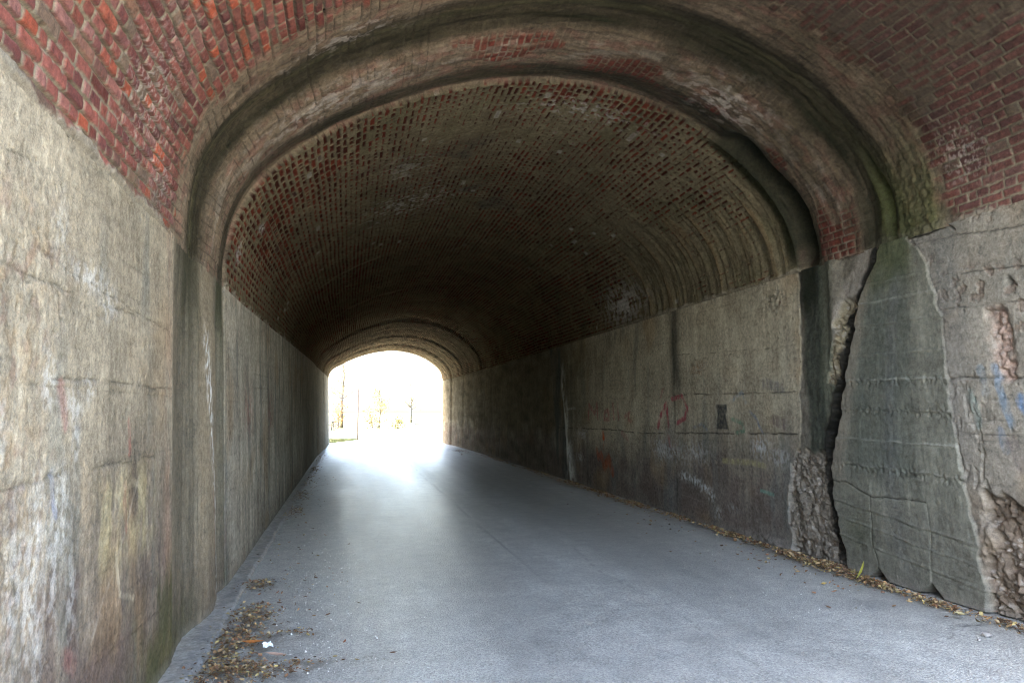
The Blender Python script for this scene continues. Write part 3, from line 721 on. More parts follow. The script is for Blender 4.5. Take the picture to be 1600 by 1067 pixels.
    eff3 = splash(y, s, 8.1, .9, .12, .06, 550, 9, -.3) + splash(y, s, 7.5, .45, .12, .10, 551, 14, -.1) + splash(y, s, 12.2, LARC - .4, .9, .35, 552, 6, -.05) + .8 * splash(y, s, 11.0, 3.2, .9, .9, 553, 11, .3) + .8 * splash(y, s, 7.6, LARC * .6, .3, .9, 554, 13, .3) + .5 * splash(y, s, 9.2, 3.0, .5, .35, 555, 7, .15)
    c3 = mix(c3, S(168, 164, 156), .8 * eff3)
    sp3 = sm(.992, .996, hsh(i3, j3, 41)) * sm(.004, .012, e3); c3 = mix(c3, S(150, 146, 134), .7 * sp3 * sm(16, 13, y))
    for yg in (26.95, 31.0, 33.95): h3 = h3 - .05 * np.exp(-((y - yg) / .09) ** 2)
    for yc_, ua, ub in ((14.5, .13, .36), (20.0, .18, .46)):
        ar = np.exp(-((y - yc_ - .05 * gn(s * .8, s * 0, 556)) / .06) ** 2) * box(u, ua, ub, .05) * sm(-.5, .1, fbm(s * 1.5, y, 2, 557))
        c3 = mix(c3, S(126, 116, 92), (.7 if yc_ < 25 else .25) * ar); h3 = h3 + .02 * ar
    lip = np.exp(-((y - RIB1 + .02) / .035) ** 2) * (.5 + .5 * sm(-.3, .3, fbm(s * 1.3, y, 2, 565))); c3 = mix(c3, S(40, 42, 28), .8 * lip); dk = box(u, .80, .985, .03) * sm(7.32, 7.12, y + .08 * fbm(s * 3, y * 3, 3, 569)); c3 = mix(c3, S(38, 39, 28), .85 * dk)  # joint lip dark; cavity's painted shade carried onto the far edge
    rg = sm(26.5, 28.5, y); bnd = fbm(y * 3.2, s * .2, 3, 558)
    c3 = mix(c3, S(92, 83, 66), .6 * rg) * (1 + rg * (.5 * bnd + .35 * fbm(y * 1.5, s * 4, 3, 568)))[:, None]; h3 = h3 + .03 * rg * bnd
    # ---- gather
    r1 = sm(RIB0 - .20, RIB0 - .08, y + .10 * fbm(s * 5, y * 5, 4, 560) + .16 * (hsh(i, j, 47) - .5) - .04 * (1 - mort))
    r2 = sm(RIB1 - .03, RIB1 + .015, y + .02 * fbm(s * 4, y * 2, 3, 561))
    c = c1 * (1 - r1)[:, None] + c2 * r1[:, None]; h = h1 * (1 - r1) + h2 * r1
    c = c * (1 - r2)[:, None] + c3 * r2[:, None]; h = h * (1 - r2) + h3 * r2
    rr = rh * (1 - r1) + .8 * r1
    dkf = box(u, .76, .985, .03) * box(y, 6.76, 7.2, .05); c = mix(c, S(36, 37, 26), .9 * dkf)  # shade of the cavity and its far face painted in, mossy tone
    # concrete of the walls creeps raggedly over the lowest courses
    rag = .045 + .07 * fbm(y * 2.6, s * 3, 4, 580) + .02 * fbm(y * 14, s * 14, 3, 581)
    mL = sm(.012, -.012, lefts - rag) * (1 - .8 * r1 * (1 - r2)); mR = sm(.012, -.012, rights - rag) * (1 - .8 * r1 * (1 - r2))
    gr = (1 + .25 * fbm(y * 12, s * 12, 4, 582, .7))[:, None]
    c = c + (np.asarray(S(138, 130, 112), F) * gr - c) * (.9 * mL * sm(24, 14, y))[:, None]; c = c + (np.asarray(S(128, 119, 102), F) * gr - c) * (.9 * mR * sm(16, 9, y))[:, None]
    h = h + .006 * (mL + mR) * (1 + fbm(y * 9, s * 9, 3, 583))
    # springs meet the walls flush
    fl = sm(.0, .03, lefts) * sm(.0, .03, rights); h = h * np.maximum(fl, r1 * (1 - r2))
    return vault_pos(s, y, h), c, rr

# ------------------------------------------------------------------ build the tunnel
tunnel = tag(empty("tunnel", (2.0, NEAR_Y, 0)), "long arched road tunnel of stained concrete walls under a red brick vault", "tunnel")
def part(name, us, vs, fn, mat, label=None):
    o = sheet(name, us, vs, fn, mat); o.parent = tunnel
    o.matrix_parent_inverse = Matrix.Translation((-2.0, -NEAR_Y, 0))
    if label: o["label"] = label
    return o
def span(a, b, d): return np.linspace(a, b, max(2, int(round((b - a) / d)) + 1))

zl = span(0, 2.78, .0095); zr = span(0, 3.22, .0105)
y_near = span(NEAR_Y, RIB0, .0085)
part("side_wall", y_near, zl, wall_left, M_CONC, "pale near wall with lime runs and a mossy foot")
part("pilaster", span(RIB0, RIB1, .0095), zl, wall_left, M_CONC, "greenish damp pilaster with a white lime streak")
y_far = steps(.07, RIB1, FAR_Y, .012, 1.004)
part("side_wall", y_far, span(0, 2.765, .014), wall_left, M_FAR, "smooth grey wall beyond the rib")
y_nr = np.concatenate([span(NEAR_Y, 3.9, .06)[:-1], span(3.9, 4.75, .010)])
part("side_wall", y_nr, zr, wall_right, M_CONC, "pitted wall with spalled patches and blue paint")
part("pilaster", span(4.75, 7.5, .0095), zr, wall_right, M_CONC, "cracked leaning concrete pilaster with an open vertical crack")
y_farr = steps(.07, 7.5, FAR_Y, .012, 1.004)
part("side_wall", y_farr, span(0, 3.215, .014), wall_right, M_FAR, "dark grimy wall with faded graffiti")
ss = span(0, LARC, .0085)
y_nv = span(NEAR_Y, RIB0 - .2, .0085)
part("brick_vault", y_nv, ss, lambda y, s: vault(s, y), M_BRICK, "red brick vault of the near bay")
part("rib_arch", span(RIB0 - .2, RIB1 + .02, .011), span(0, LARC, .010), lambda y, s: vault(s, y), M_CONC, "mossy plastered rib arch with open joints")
y_fv = steps(.06, RIB1 + .02, FAR_Y, .012, 1.0038)
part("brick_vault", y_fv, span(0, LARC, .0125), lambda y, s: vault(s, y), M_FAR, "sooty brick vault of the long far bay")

# facing walls of both mouths: the opening's own outline set in a wide masonry face, and a coping on top
M_FACE = plain_mat("portal_stone", (0.30, 0.27, 0.22), 0.85, 3.0, 0.45)
def portal(yp, out, label):
    s = np.linspace(0, LARC, 60)
    P = vault_pos(s, np.full(60, yp), np.zeros(60))
    ring = [(float(x_left(np.array([yp]))[0]) + .11, 0.0)] + [(float(p[0]), float(p[2])) for p in P] + [(float(x_right(np.array([yp]))[0]), 0.0)]
    n = len(ring); outer = []
    cxx, czz = 2.0, 2.0
    for (x, z) in ring:
        dx, dz = x - cxx, z - czz
        if z <= 0.001: outer.append((16.0 if dx > 0 else -12.0, 0.0)); continue
        k = min((14.0 if dx > 0 else 14.0) / abs(dx) if abs(dx) > 1e-6 else 1e9, (7.4 - czz) / dz if dz > 1e-6 else 1e9)
        outer.append((cxx + dx * k, czz + dz * k))
    v, f = [], []
    for d in (0, .5 * out):
        v += [(x, yp + d, z) for x, z in ring] + [(x, yp + d, z) for x, z in outer]
    m = 2 * n
    for k in range(n - 1):
        f.append((k, k + 1, n + k + 1, n + k)); f.append((m + k, m + n + k, m + n + k + 1, m + k + 1))
        f.append((k, m + k, m + k + 1, k + 1)); f.append((n + k, n + k + 1, m + n + k + 1, m + n + k))
    o = mesh_obj("portal_wall", v, f, M_FACE, tunnel); o.matrix_parent_inverse = Matrix.Translation((-2.0, -NEAR_Y, 0)); o["label"] = label
    c = MB().box((2.0, yp + .25 * out, 7.55), (28.6, .8, .3)).build("coping", M_FACE, o)
    return o
portal(NEAR_Y, -1, "near portal face"); portal(FAR_Y, 1, "far portal face")
# unseen walls added beside the near mouth to cut the low side light
def block_wall(x, dx):
    ys = [NEAR_Y - .5, NEAR_Y - 3, NEAR_Y - 6, NEAR_Y - 9]; zs = [6.0, 4.6, 3.2, 1.8]; v, f = [], []
    for k in range(4):
        o = dx * k * .35
        v += [(x + o, ys[k], -.05), (x + o, ys[k], zs[k]), (x + o + dx * .5, ys[k], zs[k]), (x + o + dx * .5, ys[k], -.05)]
    for k in range(3):
        a = k * 4
        for i in range(4): f.append((a + i, a + (i + 1) % 4, a + 4 + (i + 1) % 4, a + 4 + i))
    f += [(0, 1, 2, 3), (12, 15, 14, 13)]
    o = mesh_obj("light_block_wall", v, f, M_FACE, tunnel); o.matrix_parent_inverse = Matrix.Translation((-2.0, -NEAR_Y, 0))
block_wall(-2.2, -1); block_wall(6.4, 1)
# earth over and beside the tunnel
M_GRASS = plain_mat("grass_ground", (0.045, 0.055, 0.015), 0.95, 2.2, 0.55)
ev, ef = [], []
for yy in (NEAR_Y + .02, FAR_Y - .02):
    ev += [(x, yy, z) for x, z in ((-45, -.3), (-12, 6.2), (-9, 7.3), (13, 7.3), (16, 6.2), (50, -.3), (5.8, -.3), (5.8, 6.1), (-1.9, 6.1), (-1.9, -.3))]
for k in range(10): ef.append((k, (k + 1) % 10, 10 + (k + 1) % 10, 10 + k))
tag(mesh_obj("embankment", ev, ef, M_GRASS), kind="structure")

# ------------------------------------------------------------------ ground, road, kerb
def road_mat():
    m, nt, p = new_mat("asphalt")
    tc = nt.nodes.new("ShaderNodeTexCoord").outputs["Object"]
    at = nt.nodes.new("ShaderNodeAttribute"); at.attribute_name = "tint"
    v = nt.nodes.new("ShaderNodeTexVoronoi"); v.inputs["Scale"].default_value = 95; nt.links.new(tc, v.inputs["Vector"])
    v2 = nt.nodes.new("ShaderNodeTexVoronoi"); v2.inputs["Scale"].default_value = 42; nt.links.new(tc, v2.inputs["Vector"])
    n1 = noise(nt, 60, 4, .7, tc); n2 = noise(nt, 5, 5, .6, tc)
    sp = mixc(nt, 1.0, at.outputs["Color"], ramp(nt, v.outputs["Color"], .0, 1.0, (.55, .55, .56, 1), (1.5, 1.5, 1.5, 1)), 'MULTIPLY')
    sp = mixc(nt, 1.0, sp, ramp(nt, n2.outputs[0], .3, .7, (.84, .84, .85, 1), (1.14, 1.14, 1.13, 1)), 'MULTIPLY')
    sp = mixc(nt, ramp(nt, v2.outputs["Distance"], .0, .16, (.55, .55, .55, 1), (0, 0, 0, 1)), sp, (.52, .51, .47, 1))
    nt.links.new(sp, p.inputs["Base Color"])
    nt.links.new(at.outputs["Alpha"], p.inputs["Roughness"])
    p.inputs["Specular IOR Level"].default_value = 1.0
    b = nt.nodes.new("ShaderNodeBump"); b.inputs["Distance"].default_value = .0045; b.inputs["Strength"].default_value = .8
    h = math_n(nt, 'ADD', math_n(nt, 'MULTIPLY', v.outputs["Distance"], -1.0), math_n(nt, 'MULTIPLY', n1.outputs[0], .5))
    nt.links.new(h, b.inputs["Height"]); nt.links.new(b.outputs[0], p.inputs["Normal"])
    return m
M_ROAD = road_mat()
def road_fn(y, x):
    d = fbm(x * .7, y * .25, 4, 600); e = fbm(x * 3, y * 2.2, 4, 601)
    c = np.tile(np.asarray((.368, .362, .324), F), (len(x), 1)) * (1 + .16 * d + .12 * e)[:, None]
    tr = bump(x + .1 * d, 1.35, .4) + bump(x + .1 * d, 3.2, .45)
    c = c * (1 - .13 * tr)[:, None]
    ln2 = fbm(x * 4.5, y * .12, 4, 608); c = c * (1 + .13 * ln2 + .10 * fbm(x * 1.6, y * 1.2, 4, 609))[:, None]
    for cp in ([(2.55, 4.2), (2.62, 5.6), (2.5, 7.0), (2.7, 8.6)], [(.95, 7.5), (1.15, 8.3), (1.1, 9.6)], [(3.9, 6.2), (3.5, 6.5), (3.2, 6.4)]):
        c = c * (1 - .38 * np.exp(-(pdist(x + .03 * gn(x * 6, y * 6, 613) + .012 * gn(x * 20, y * 20, 614), y + .03 * gn(x * 6, y * 6, 615), cp) / .007) ** 2))[:, None]
    dust = sm(.2, -.7, x + .35 * d) * sm(30, 10, y); c = mix(c, (.385, .37, .325), .75 * dust)
    dr = sm(4.3, 5.0, x + .25 * d); c = mix(c, (.295, .285, .255), .6 * dr)
    jt = np.exp(-((x - 1.86 - .03 * gn(y * .8, x * 0, 602)) / .018) ** 2) * sm(-.3, .1, gn(y * .9, x * 0, 603)) * box(y, 7, 40, 2)
    c = c * (1 - .45 * jt)[:, None]
    for k, (px, py, a, b_) in enumerate([(3.6, 15.5, .5, .3), (2.9, 13.2, .4, .2), (.6, 8.0, .3, .5), (4.3, 5.2, .5, .2)]):
        st = np.exp(-((x - px) / a) ** 2 - ((y - py) / b_) ** 2); c = mix(c, (.16, .16, .16) if k % 2 else (.30, .29, .27), .35 * st)
    for px, py, a, b_ in ((-.74, 5.9, .25, .5), (-.7, 5.2, .3, .6), (-.6, 4.7, .45, .25), (-.75, 7.05, .22, .25), (-.3, 4.85, .4, .12), (-.4, 5.5, .3, .12), (4.9, 5.6, .14, .8), (4.9, 6.7, .22, .6), (4.92, 8.4, .16, .8), (4.92, 12.5, .22, 4), (-.88, 13, .14, 3), (-.9, 21, .16, 6)):
        st = np.exp(-((x - px) / a) ** 2 - ((y - py) / b_) ** 2) * sm(-.35, .25, fbm(x * 8, y * 8, 3, 606)); c = mix(c, (.10, .085, .065), .7 * st)
    ck = pdist(x + .02 * gn(x * 9, y * 9, 604), y + .03 * gn(x * 7, y * 7, 605), [(5.0, 4.75), (4.72, 4.6), (4.5, 4.62), (4.2, 4.35)])
    c = c * (1 - .6 * np.exp(-(ck / .012) ** 2))[:, None]
    el = interp(y, [FAR_Y + .2, FAR_Y + 1.0, 38.5, 40.5, 42.5, 46], [-1.3, -.85, -.35, .3, 1.1, 2.6]); x = 5.3 - (5.3 - x) * (5.3 - el) / 6.6
    z = .0006 * d + .00008 * e - .006 * np.clip(np.abs(x - 2) - 1.5, 0, 2) ** 2 * sm(34, 30, y) - .010 * np.exp(-(ck / .02) ** 2) - .004 * jt
    z = z * 1.0
    lanes = fbm(x * 3.5, y * .07, 4, 607)
    rg = .40 - .06 * tr + .2 * dust + .03 * e + .03 * lanes
    return np.stack([x, y, z], 1), c, rg
yr_ = np.concatenate([span(-25, 3.0, .5)[:-1], steps(.25, 3.0, 46, .03, 1.01)])
tag(sheet("road", yr_, span(-1.3, 5.3, .03), road_fn, M_ROAD), kind="structure")

M_KERB = plain_mat("dusty_concrete", (.25, .24, .215), .85, 30, .3)
def kerb_fn(y, x):
    e = fbm(x * 9, y * 6, 4, 610); d = fbm(x * 3, y * 1.2, 3, 611)
    w = (x + 1.2) / .34
    edge = -.87 + .025 * fbm(y * 2.2, x * 0, 3, 612)
    xx = -1.2 + w * (edge + 1.2)
    c = np.tile(np.asarray((.34, .315, .265), F), (len(x), 1)) * (1 + .2 * e + .15 * d)[:, None]
    c = mix(c, (.27, .26, .24), .75 * sm(.45, .75, w + .2 * d) * sm(1.02, .9, w) * sm(-.3, .3, e + .2))
    z = .014 + .006 * e * .6 - .035 * sm(.88, 1.0, w)
    return np.stack([xx, y, z], 1), c, np.full(len(x), .85, F)
tag(sheet("kerb", steps(.2, 1.0, FAR_Y, .02, 1.006), span(-1.2, -.86, .012), kerb_fn, M_CONC), kind="structure")

def ground_ring(name, mat, pts, z):
    o = mesh_obj(name, [(x, y, z) for x, y in pts], [tuple(range(len(pts)))], mat)
    return tag(o, kind="structure")
ground_ring("ground", M_GRASS, [(-600, -600), (600, -600), (600, 900), (-600, 900)], -.06)
M_PATH = plain_mat("pale_gravel", (.42, .39, .33), .9, 3.0, .25)
M_FORE = plain_mat("worn_asphalt", (.085, .083, .08), .85, 3.0, .25)
ground_ring("forecourt", M_FORE, [(-30, -40), (34, -40), (34, NEAR_Y - .55), (-30, NEAR_Y - .55)], -.035)
# side road crossing beyond the far mouth
cr = [(2.0, 43.6), (0.2, 44.6), (-3, 45.5), (-40, 46), (-40, 60), (60, 60), (60, 44), (9, 44), (6.2, 42.5), (5.6, FAR_Y + .6), (2.6, FAR_Y + .6), (2.2, 40)]
ground_ring("crossroad", M_PATH, cr, -.04)

# lawn tufts by the far mouth
def blades(name, pts, h, w, cols, mat):
    v, f, c = [], [], []
    R = random.Random(5)
    for (x, y, z) in pts:
        a = R.random() * 6.28; hh = h * R.uniform(.5, 1.3); l = R.uniform(-.4, .4) * hh
        dx, dy = math.cos(a) * w, math.sin(a) * w; n = len(v)
        v += [(x - dx, y - dy, z), (x + dx, y + dy, z), (x - dy * l * 8 * 0 + l, y + l * .5, z + hh)]
        f.append((n, n + 1, n + 2)); k = R.choice(cols); c += [k + (1,)] * 3
    return mesh_obj(name, v, f, mat, None, c)
R = random.Random(11)
pts = []
for _ in range(9000):
    y = R.uniform(FAR_Y + .6, 43.3); x = R.uniform(-7, interp(np.array([y]), [35, 37.2, 38.5, 40.5, 42.5, 43.3], [-1.0, -.9, -.4, .25, 1.0, .6])[0])
    pts.append((x, y, -.06))
tag(blades("grass", pts, .13, .012, [(.03, .055, .010), (.045, .06, .012), (.06, .055, .02)], attr_mat("grass_blade", .6)), kind="stuff")

# ------------------------------------------------------------------ fallen leaves and litter
LEAFC = [(.20, .11, .05), (.28, .17, .08), (.34, .24, .12), (.14, .08, .045), (.36, .28, .16), (.10, .065, .04), (.25, .13, .07), (.42, .33, .14)]
def leaf_geo(R, L, W, curl):
    v = []
    for k, t in enumerate((0, .25, .55, .8, 1.0)):
        w = (.06, .8, 1.0, .55, .02)[k] * W / 2; zc = curl * (t - .5) ** 2 * 4 * L * .5
        fold = w * .35
        v += [(t * L - L / 2, -w, zc + fold), (t * L - L / 2, 0, zc), (t * L - L / 2, w, zc + fold)]
    f = []
    for k in range(4):
        a = k * 3
        f += [(a, a + 3, a + 4, a + 1), (a + 1, a + 4, a + 5, a + 2)]
    return v, f
def litter(name, spots, seed, smax=.042):
    R = random.Random(seed); V, Fc, Cc = [], [], []
    for (cx, cy, rx, ry, n, zt) in spots:
        for _ in range(n):
            a, b = R.gauss(0, .42), R.gauss(0, .42)
            x, y = cx + a * rx, cy + b * ry
            if x < -.98 or x > 5.0: x = min(max(x, -.95), 4.98)
            pile = math.exp(-(a * a + b * b) * 2.0)
            L = R.uniform(.010, smax) * (1 if R.random() < .8 else .5); v, f = leaf_geo(R, L, L * R.uniform(.3, .75), R.uniform(-.3, .5))
            m = Matrix.Translation((x, y, .012 + R.random() * zt * pile)) @ Matrix.Rotation(R.random() * 6.28, 4, 'Z') @ Matrix.Rotation(R.gauss(0, .45), 4, 'X') @ Matrix.Rotation(R.gauss(0, .35), 4, 'Y')
            n0 = len(V); V += [m @ Vector(p) for p in v]; Fc += [tuple(n0 + i for i in q) for q in f]
            k = R.choice(LEAFC); j = R.uniform(.6, 1.25); Cc += [tuple(q * j for q in k) + (1,)] * len(v)
    return tag(mesh_obj(name, V, Fc, M_LEAF, None, Cc, True), kind="stuff")
litter("leaf_litter", [(-.70, 5.95, .22, .45, 420, .05), (-.72, 5.35, .2, .5, 420, .05), (-.72, 4.9, .22, .4, 420, .05), (-.58, 4.72, .34, .22, 420, .035), (-.25, 4.85, .4, .10, 70, .015), (-.75, 7.05, .2, .22, 170, .04), (-.42, 5.5, .3, .10, 110, .02),
                       (-.78, 11.9, .2, .8, 200, .04), (-.82, 14.2, .2, 1.2, 240, .05), (-.85, 17, .15, 1.6, 160, .04), (-.85, 20.3, .2, 2.0, 260, .05), (-.85, 26, .2, 4, 260, .05), (-.6, 9.0, .5, 2.5, 60, .02), (-.5, 6.5, .6, 1.6, 80, .02), (-.6, 16, .5, 6, 80, .02)], 21)
litter("leaf_litter", [(4.80, 5.15, .12, .5, 323, .03), (4.80, 5.85, .13, .5, 510, .04), (4.86, 6.55, .2, .45, 646, .05), (4.84, 7.1, .2, .4, 442, .05), (4.85, 7.7, .12, .5, 187, .03), (4.86, 8.35, .14, .4, 408, .05), (4.9, 8.9, .12, .5, 272, .04), (4.9, 10, .1, .8, 289, .04),
                       (4.84, 11.5, .16, .9, 561, .06), (4.84, 13.2, .16, 1.2, 612, .06), (4.84, 15, .18, 1.4, 646, .07), (4.86, 18, .15, 2.5, 510, .06), (4.85, 23, .14, 3.5, 510, .06), (4.4, 28.5, .4, 2.5, 340, .05), (4.84, 4.45, .12, .35, 187, .03), (4.5, 6.4, .5, 1.6, 102, .02), (4.4, 10, .6, 4, 68, .02)], 22, .055)

def single_leaf(name, L, W, curl, col):
    v, f = leaf_geo(random.Random(3), L, W, curl)
    return mesh_obj(name, v, f, M_LEAF, None, [col + (1,)] * len(v), True)
protos = [("single dark brown dry leaf lying apart on the grey asphalt", single_leaf("fallen_leaf", .055, .026, .25, (.13, .075, .045))),
          ("single tan dry leaf lying apart on the grey asphalt", single_leaf("fallen_leaf", .06, .03, .3, (.32, .2, .11))),
          ("single reddish dry leaf lying apart on the grey asphalt", single_leaf("fallen_leaf", .06, .024, .35, (.28, .11, .06))),
          ("single yellow leaf lying apart on the grey asphalt", single_leaf("fallen_leaf", .05, .036, .2, (.48, .34, .09)))]
spots = [(-.55, 6.35), (-.6, 6.7), (-.35, 6.5), (-.62, 7.6), (-.45, 7.9), (-.3, 7.2), (-.25, 8.3), (-.5, 8.7), (-.65, 9.2), (-.3, 9.6), (.0, 8.9), (-.45, 10.2), (-.6, 10.7), (-.1, 7.6), (.15, 6.2), (-.15, 5.9), (.05, 5.2), (.3, 4.9),
         (4.4, 5.1), (4.3, 5.9), (4.1, 6.6), (4.45, 7.3), (4.2, 8.1), (4.5, 9.1), (4.1, 9.6), (4.3, 10.4), (4.45, 11.8), (3.9, 8.8), (3.6, 7.6), (4.55, 4.75), (3.9, 5.2), (-.4, 12.5), (-.5, 13.4), (4.3, 13.5), (2.6, 12.0), (4.2, 16.0)]
R = random.Random(31); used = set()
for k, (x, y) in enumerate(spots):
    q = 3 if k in (6, 19, 26) else R.choice((0, 0, 1, 1, 2))
    lab, src = protos[q]
    o = src if q not in used else src.copy()
    if q in used: COL.objects.link(o)
    used.add(q)
    s = R.uniform(.75, 1.3)
    o.location = (x + R.uniform(-.05, .05), y, .012); o.rotation_euler = (R.gauss(0, .15), R.gauss(0, .15), R.random() * 6.28); o.scale = (s, s, s)
    tag(o, lab, "leaf", "single leaves scattered over the road")
o = single_leaf("fallen_leaf", .15, .05, .15, (.40, .15, .04)); o.location = (-.60, 5.27, .03); o.rotation_euler = (.1, 0, -.1)
tag(o, "long orange leaf beside the scrap of white paper", "leaf")
o = single_leaf("fallen_leaf", .14, .055, .2, (.40, .27, .2)); o.location = (-.42, 4.98, .025); o.rotation_euler = (0, .1, -.15)
tag(o, "large pale pinkish leaf in front of the white paper scrap", "leaf")
o = single_leaf("fallen_leaf", .19, .085, .25, (.42, .40, .07)); o.location = (4.78, 5.93, .095); o.rotation_euler = (.25, 1.15, 2.5)
tag(o, "yellow green leaf standing upright against the cracked pilaster", "leaf")
o = single_leaf("fallen_leaf", .12, .085, .3, (.44, .38, .20)); o.location = (4.66, 4.72, .03); o.rotation_euler = (.1, .1, .6)
tag(o, "broad cream coloured leaf on the asphalt near the right wall", "leaf")
# paper scrap: a creased square
M_PAPER = plain_mat("white_paper", (.72, .76, .80), .7, 20, .12)
v = []; R = random.Random(4)
for a in range(5):
    for b in range(5): v.append(((a / 4 - .5) * .065, (b / 4 - .5) * .06, .006 + abs((a + b) % 3 - 1) * .012 + R.uniform(0, .006)))
f = [(a * 5 + b, a * 5 + 5 + b, a * 5 + 6 + b, a * 5 + b + 1) for a in range(4) for b in range(4)]
o = mesh_obj("paper_scrap", v, f, M_PAPER); o.location = (-.50, 5.19, .02); o.rotation_euler = (.25, .1, .5)
tag(o, "crumpled scrap of white paper beside the leaf pile", "paper")
def stone(name, r, loc, seed, col):
    R = random.Random(seed); v, f = [], []
    N, Mx = 6, 8
    for a in range(N + 1):
        for b in range(Mx):
            t, p = math.pi * a / N, 2 * math.pi * b / Mx; k = r * (1 + R.uniform(-.22, .22) * (0 < a < N))
            v.append((k * math.sin(t) * math.cos(p), k * .8 * math.sin(t) * math.sin(p), k * .6 * math.cos(t)))
    for a in range(N):
        for b in range(Mx): f.append((a * Mx + b, (a + 1) * Mx + b, (a + 1) * Mx + (b + 1) % Mx, a * Mx + (b + 1) % Mx))
    o = mesh_obj(name, v, f, M_CHIP, None, [col + (1,)] * len(v)); o.location = loc
    return o
tag(stone("stone", .032, (4.50, 4.33, .01), 5, (.24, .23, .21)), "small angular grey stone on the asphalt at the right", "stone")
tag(stone("stone", .016, (4.36, 4.26, .006), 6, (.30, .29, .27)), "tiny pale stone chip in front of the grey stone", "stone")
# white grit strewn over the road
V, Fc, Cc = [], [], []; R = random.Random(9)
for k in range(700):
    if k < 620: x, y = R.gauss(-.1, .28), R.uniform(4.6, 11)
    elif k < 760: x, y = R.uniform(3.2, 4.9), R.uniform(4.2, 10)
    else: x, y = R.uniform(-.8, 4.8), R.uniform(4, 16)
    if x < -.95: continue
    r = R.uniform(.002, .0055) * (1.8 if R.random() < .06 else 1); n = len(V); a0 = R.random() * 6
    for b in range(4): V.append((x + r * math.cos(a0 + b * 1.57), y + r * 1.2 * math.sin(a0 + b * 1.57), .002))
    V.append((x, y, .004 + r)); Fc += [(n, n + 1, n + 4), (n + 1, n + 2, n + 4), (n + 2, n + 3, n + 4), (n + 3, n, n + 4)]
    q = R.uniform(.5, .8); Cc += [(q, q, q * .96, 1)] * 5
tag(mesh_obj("grit", V, Fc, M_CHIP, None, Cc), kind="stuff")

# ------------------------------------------------------------------ beyond the far mouth
M_WOOD = plain_mat("grey_timber", (.07, .055, .04), .85, 9, .4)
M_BARK = plain_mat("bark", (.11, .09, .07), .9, 7, .45)
M_POLE = plain_mat("pole_timber", (.17, .15, .14), .85, 5, .25)
pole = empty("utility_pole", (.55, 41.5, -.06)); tag(pole, "tall thin grey pole standing on the grass beyond the tunnel", "pole")
MB().tube([(0, 0, 0), (.01, 0, 4), (.0, 0, 9.2)], [.055, .048, .04], 12).build("shaft", M_POLE, pole, True)
MB().box((0, 0, 8.6), (1.6, .09, .11)).build("crossarm", M_POLE, pole)

def tree(name, loc, h, cr_, seed, cols, label, n, group=None, leaf=.11):
    R = random.Random(seed); root = empty(name, loc); tag(root, label, "tree", group)
    mb = MB(); tips = []
    mb.tube([(0, 0, 0), (R.uniform(-.1, .1), 0, h * .3), (R.uniform(-.2, .2), R.uniform(-.2, .2), h * .65), (R.uniform(-.3, .3), 0, h * .95)], [h * .022, h * .017, h * .010, h * .003], 8)
    for k in range(16):
        z0 = h * R.uniform(.25, .85); a = R.random() * 6.28; l = cr_ * R.uniform(.5, 1.0) * (1.1 - .5 * z0 / h)
        p1 = Vector((math.cos(a) * l * .5, math.sin(a) * l * .5, z0 + l * .35)); p2 = Vector((math.cos(a) * l, math.sin(a) * l, z0 + l * R.uniform(.4, .8)))
        mb.tube([(0, 0, z0), p1, p2], [h * .008, h * .005, h * .0015], 5)
        tips += [p1 * .5 + p2 * .5, p2, p1, (p1 + p2) * .5 + Vector((R.uniform(-.4, .4), R.uniform(-.4, .4), R.uniform(.1, .5)))]
    mb.build("trunk", M_BARK, root, True)
    V, Fc, Cc = [], [], []
    for _ in range(n):
        t = R.choice(tips); rr = cr_ * .26
        p = t + Vector((R.gauss(0, rr), R.gauss(0, rr), R.gauss(0, rr * .8)))
        a = Vector((R.gauss(0, 1), R.gauss(0, 1), R.gauss(0, 1))).normalized(); b = a.orthogonal().normalized(); s = leaf * R.uniform(.5, 1.2); m = len(V)
        V += [p - a * s, p + b * s * .6, p + a * s, p - b * s * .6]; Fc.append((m, m + 1, m + 2, m + 3))
        k = R.choice(cols); j = R.uniform(.7, 1.3); Cc += [tuple(q * j for q in k) + (1,)] * 4
    mesh_obj("crown", V, Fc, M_LEAF, root, Cc)
    return root
YEL = [(.26, .20, .05), (.22, .18, .06), (.30, .19, .04), (.13, .13, .03)]
ORG = [(.24, .11, .02), (.26, .14, .02), (.18, .09, .02)]
tree("tree", (-.6, 74, -.06), 8.2, 2.3, 1, YEL, "sparse yellow autumn tree just behind the thin pole", 2200, leaf=.08)
tree("tree", (3.2, 76, -.06), 4.6, 1.6, 2, YEL, "low yellow autumn tree right of the thin pole", 1500, leaf=.08)
tree("tree", (-4.2, 80, -.06), 7.0, 2.4, 3, YEL, "yellow tree at the left edge of the tunnel mouth", 1800, leaf=.08)
tree("tree", (9.5, 110, -.06), 7.5, 2.6, 4, YEL, "small far tree in the middle of the bright tunnel mouth", 900, leaf=.09)
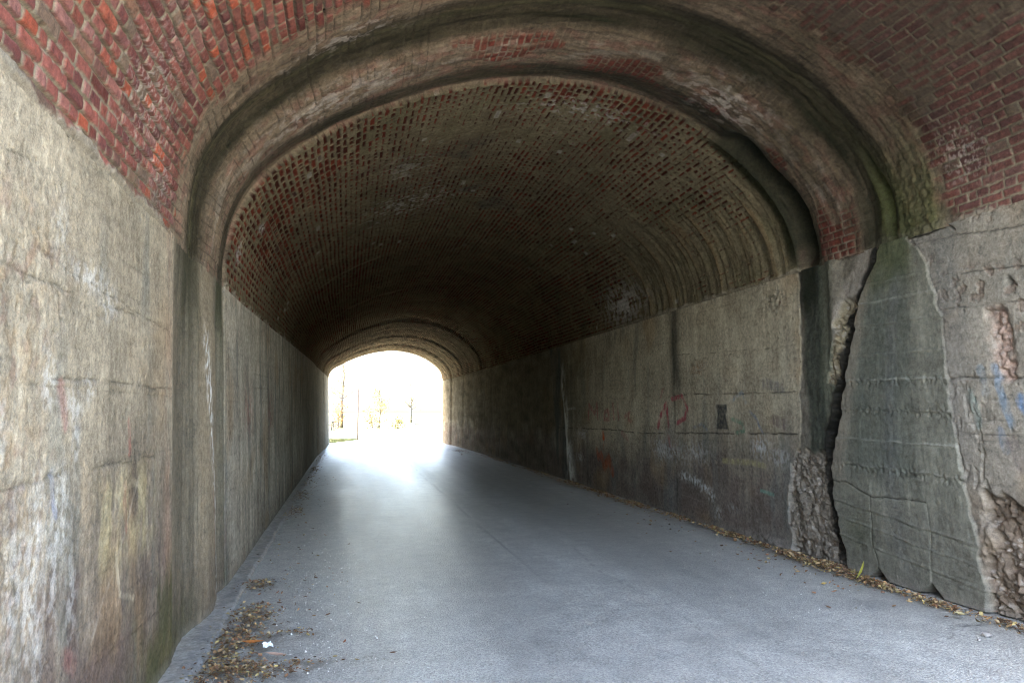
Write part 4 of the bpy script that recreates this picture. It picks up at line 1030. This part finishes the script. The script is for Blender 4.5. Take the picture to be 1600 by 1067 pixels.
def bush(loc, w, h, seed, cols, label):
    R = random.Random(seed); root = empty("bush", loc); tag(root, label, "bush", "autumn bushes beyond the side road")
    mb = MB()
    for k in range(9):
        a = R.random() * 6.28; mb.tube([(0, 0, 0), (math.cos(a) * w * .2, math.sin(a) * w * .2, h * .5), (math.cos(a) * w * .45, math.sin(a) * w * .45, h * .9)], [.03, .02, .006], 5)
    mb.build("stem", M_BARK, root)
    V, Fc, Cc = [], [], []
    for _ in range(420):
        p = Vector((R.gauss(0, w * .35), R.gauss(0, w * .35), abs(R.gauss(h * .45, h * .28)))); a = Vector((R.gauss(0, 1), R.gauss(0, 1), R.gauss(0, 1))).normalized(); b = a.orthogonal().normalized(); s = R.uniform(.05, .12); m = len(V)
        V += [p - a * s, p + b * s * .6, p + a * s, p - b * s * .6]; Fc.append((m, m + 1, m + 2, m + 3)); k = R.choice(cols); j = R.uniform(.7, 1.3); Cc += [tuple(q * j for q in k) + (1,)] * 4
    mesh_obj("foliage", V, Fc, M_LEAF, root, Cc)
bush((-.9, 71, -.06), 1.0, 3.0, 5, ORG, "tall orange bush between the picnic table and the pole")
bush((-3.6, 70, -.06), 2.2, 2.6, 6, YEL, "yellow bush behind the picnic table")
bush((2.4, 71.5, -.06), 1.6, 2.0, 7, ORG + YEL, "low orange bush right of the pole")
bush((4.8, 71, -.06), 1.4, 1.3, 8, YEL, "small yellow bush at the end of the fence")
# picnic table
pt = empty("picnic_table", (-2.0, 65.5, -.06), .25); tag(pt, "wooden picnic table on the verge seen through the tunnel mouth", "picnic table")
MB().box((0, 0, .76), (1.9, .78, .06)).build("table_top", M_WOOD, pt)
for sgn in (-1, 1):
    MB().box((0, sgn * .72, .45), (1.9, .28, .05)).build("seat", M_WOOD, pt)
    g = MB()
    g.box((sgn * .7, .36, .37), (.07, .09, .80), Matrix.Rotation(math.radians(24), 3, 'X')).box((sgn * .7, -.36, .37), (.069, .09, .80), Matrix.Rotation(math.radians(-24), 3, 'X'))
    g.box((sgn * .7 + .071, 0, .40), (.05, 1.6, .09)).build("leg_frame", M_WOOD, pt)
# rail fence
fe = empty("rail_fence", (4.0, 69.5, -.06)); M_FENCE = plain_mat("weathered_rail", (.17, .15, .12), .85, 6, .3)
tag(fe, "low timber rail fence along the far side of the crossing road", "fence")
for k in range(4): MB().box((-1.6 + k * 2.0, 0, .55), (.10, .10, 1.3)).build("post", M_FENCE, fe)
for zz in (.45, .95): MB().box((1.4, .076, zz), (6.2, .05, .07)).build("rail", M_FENCE, fe)
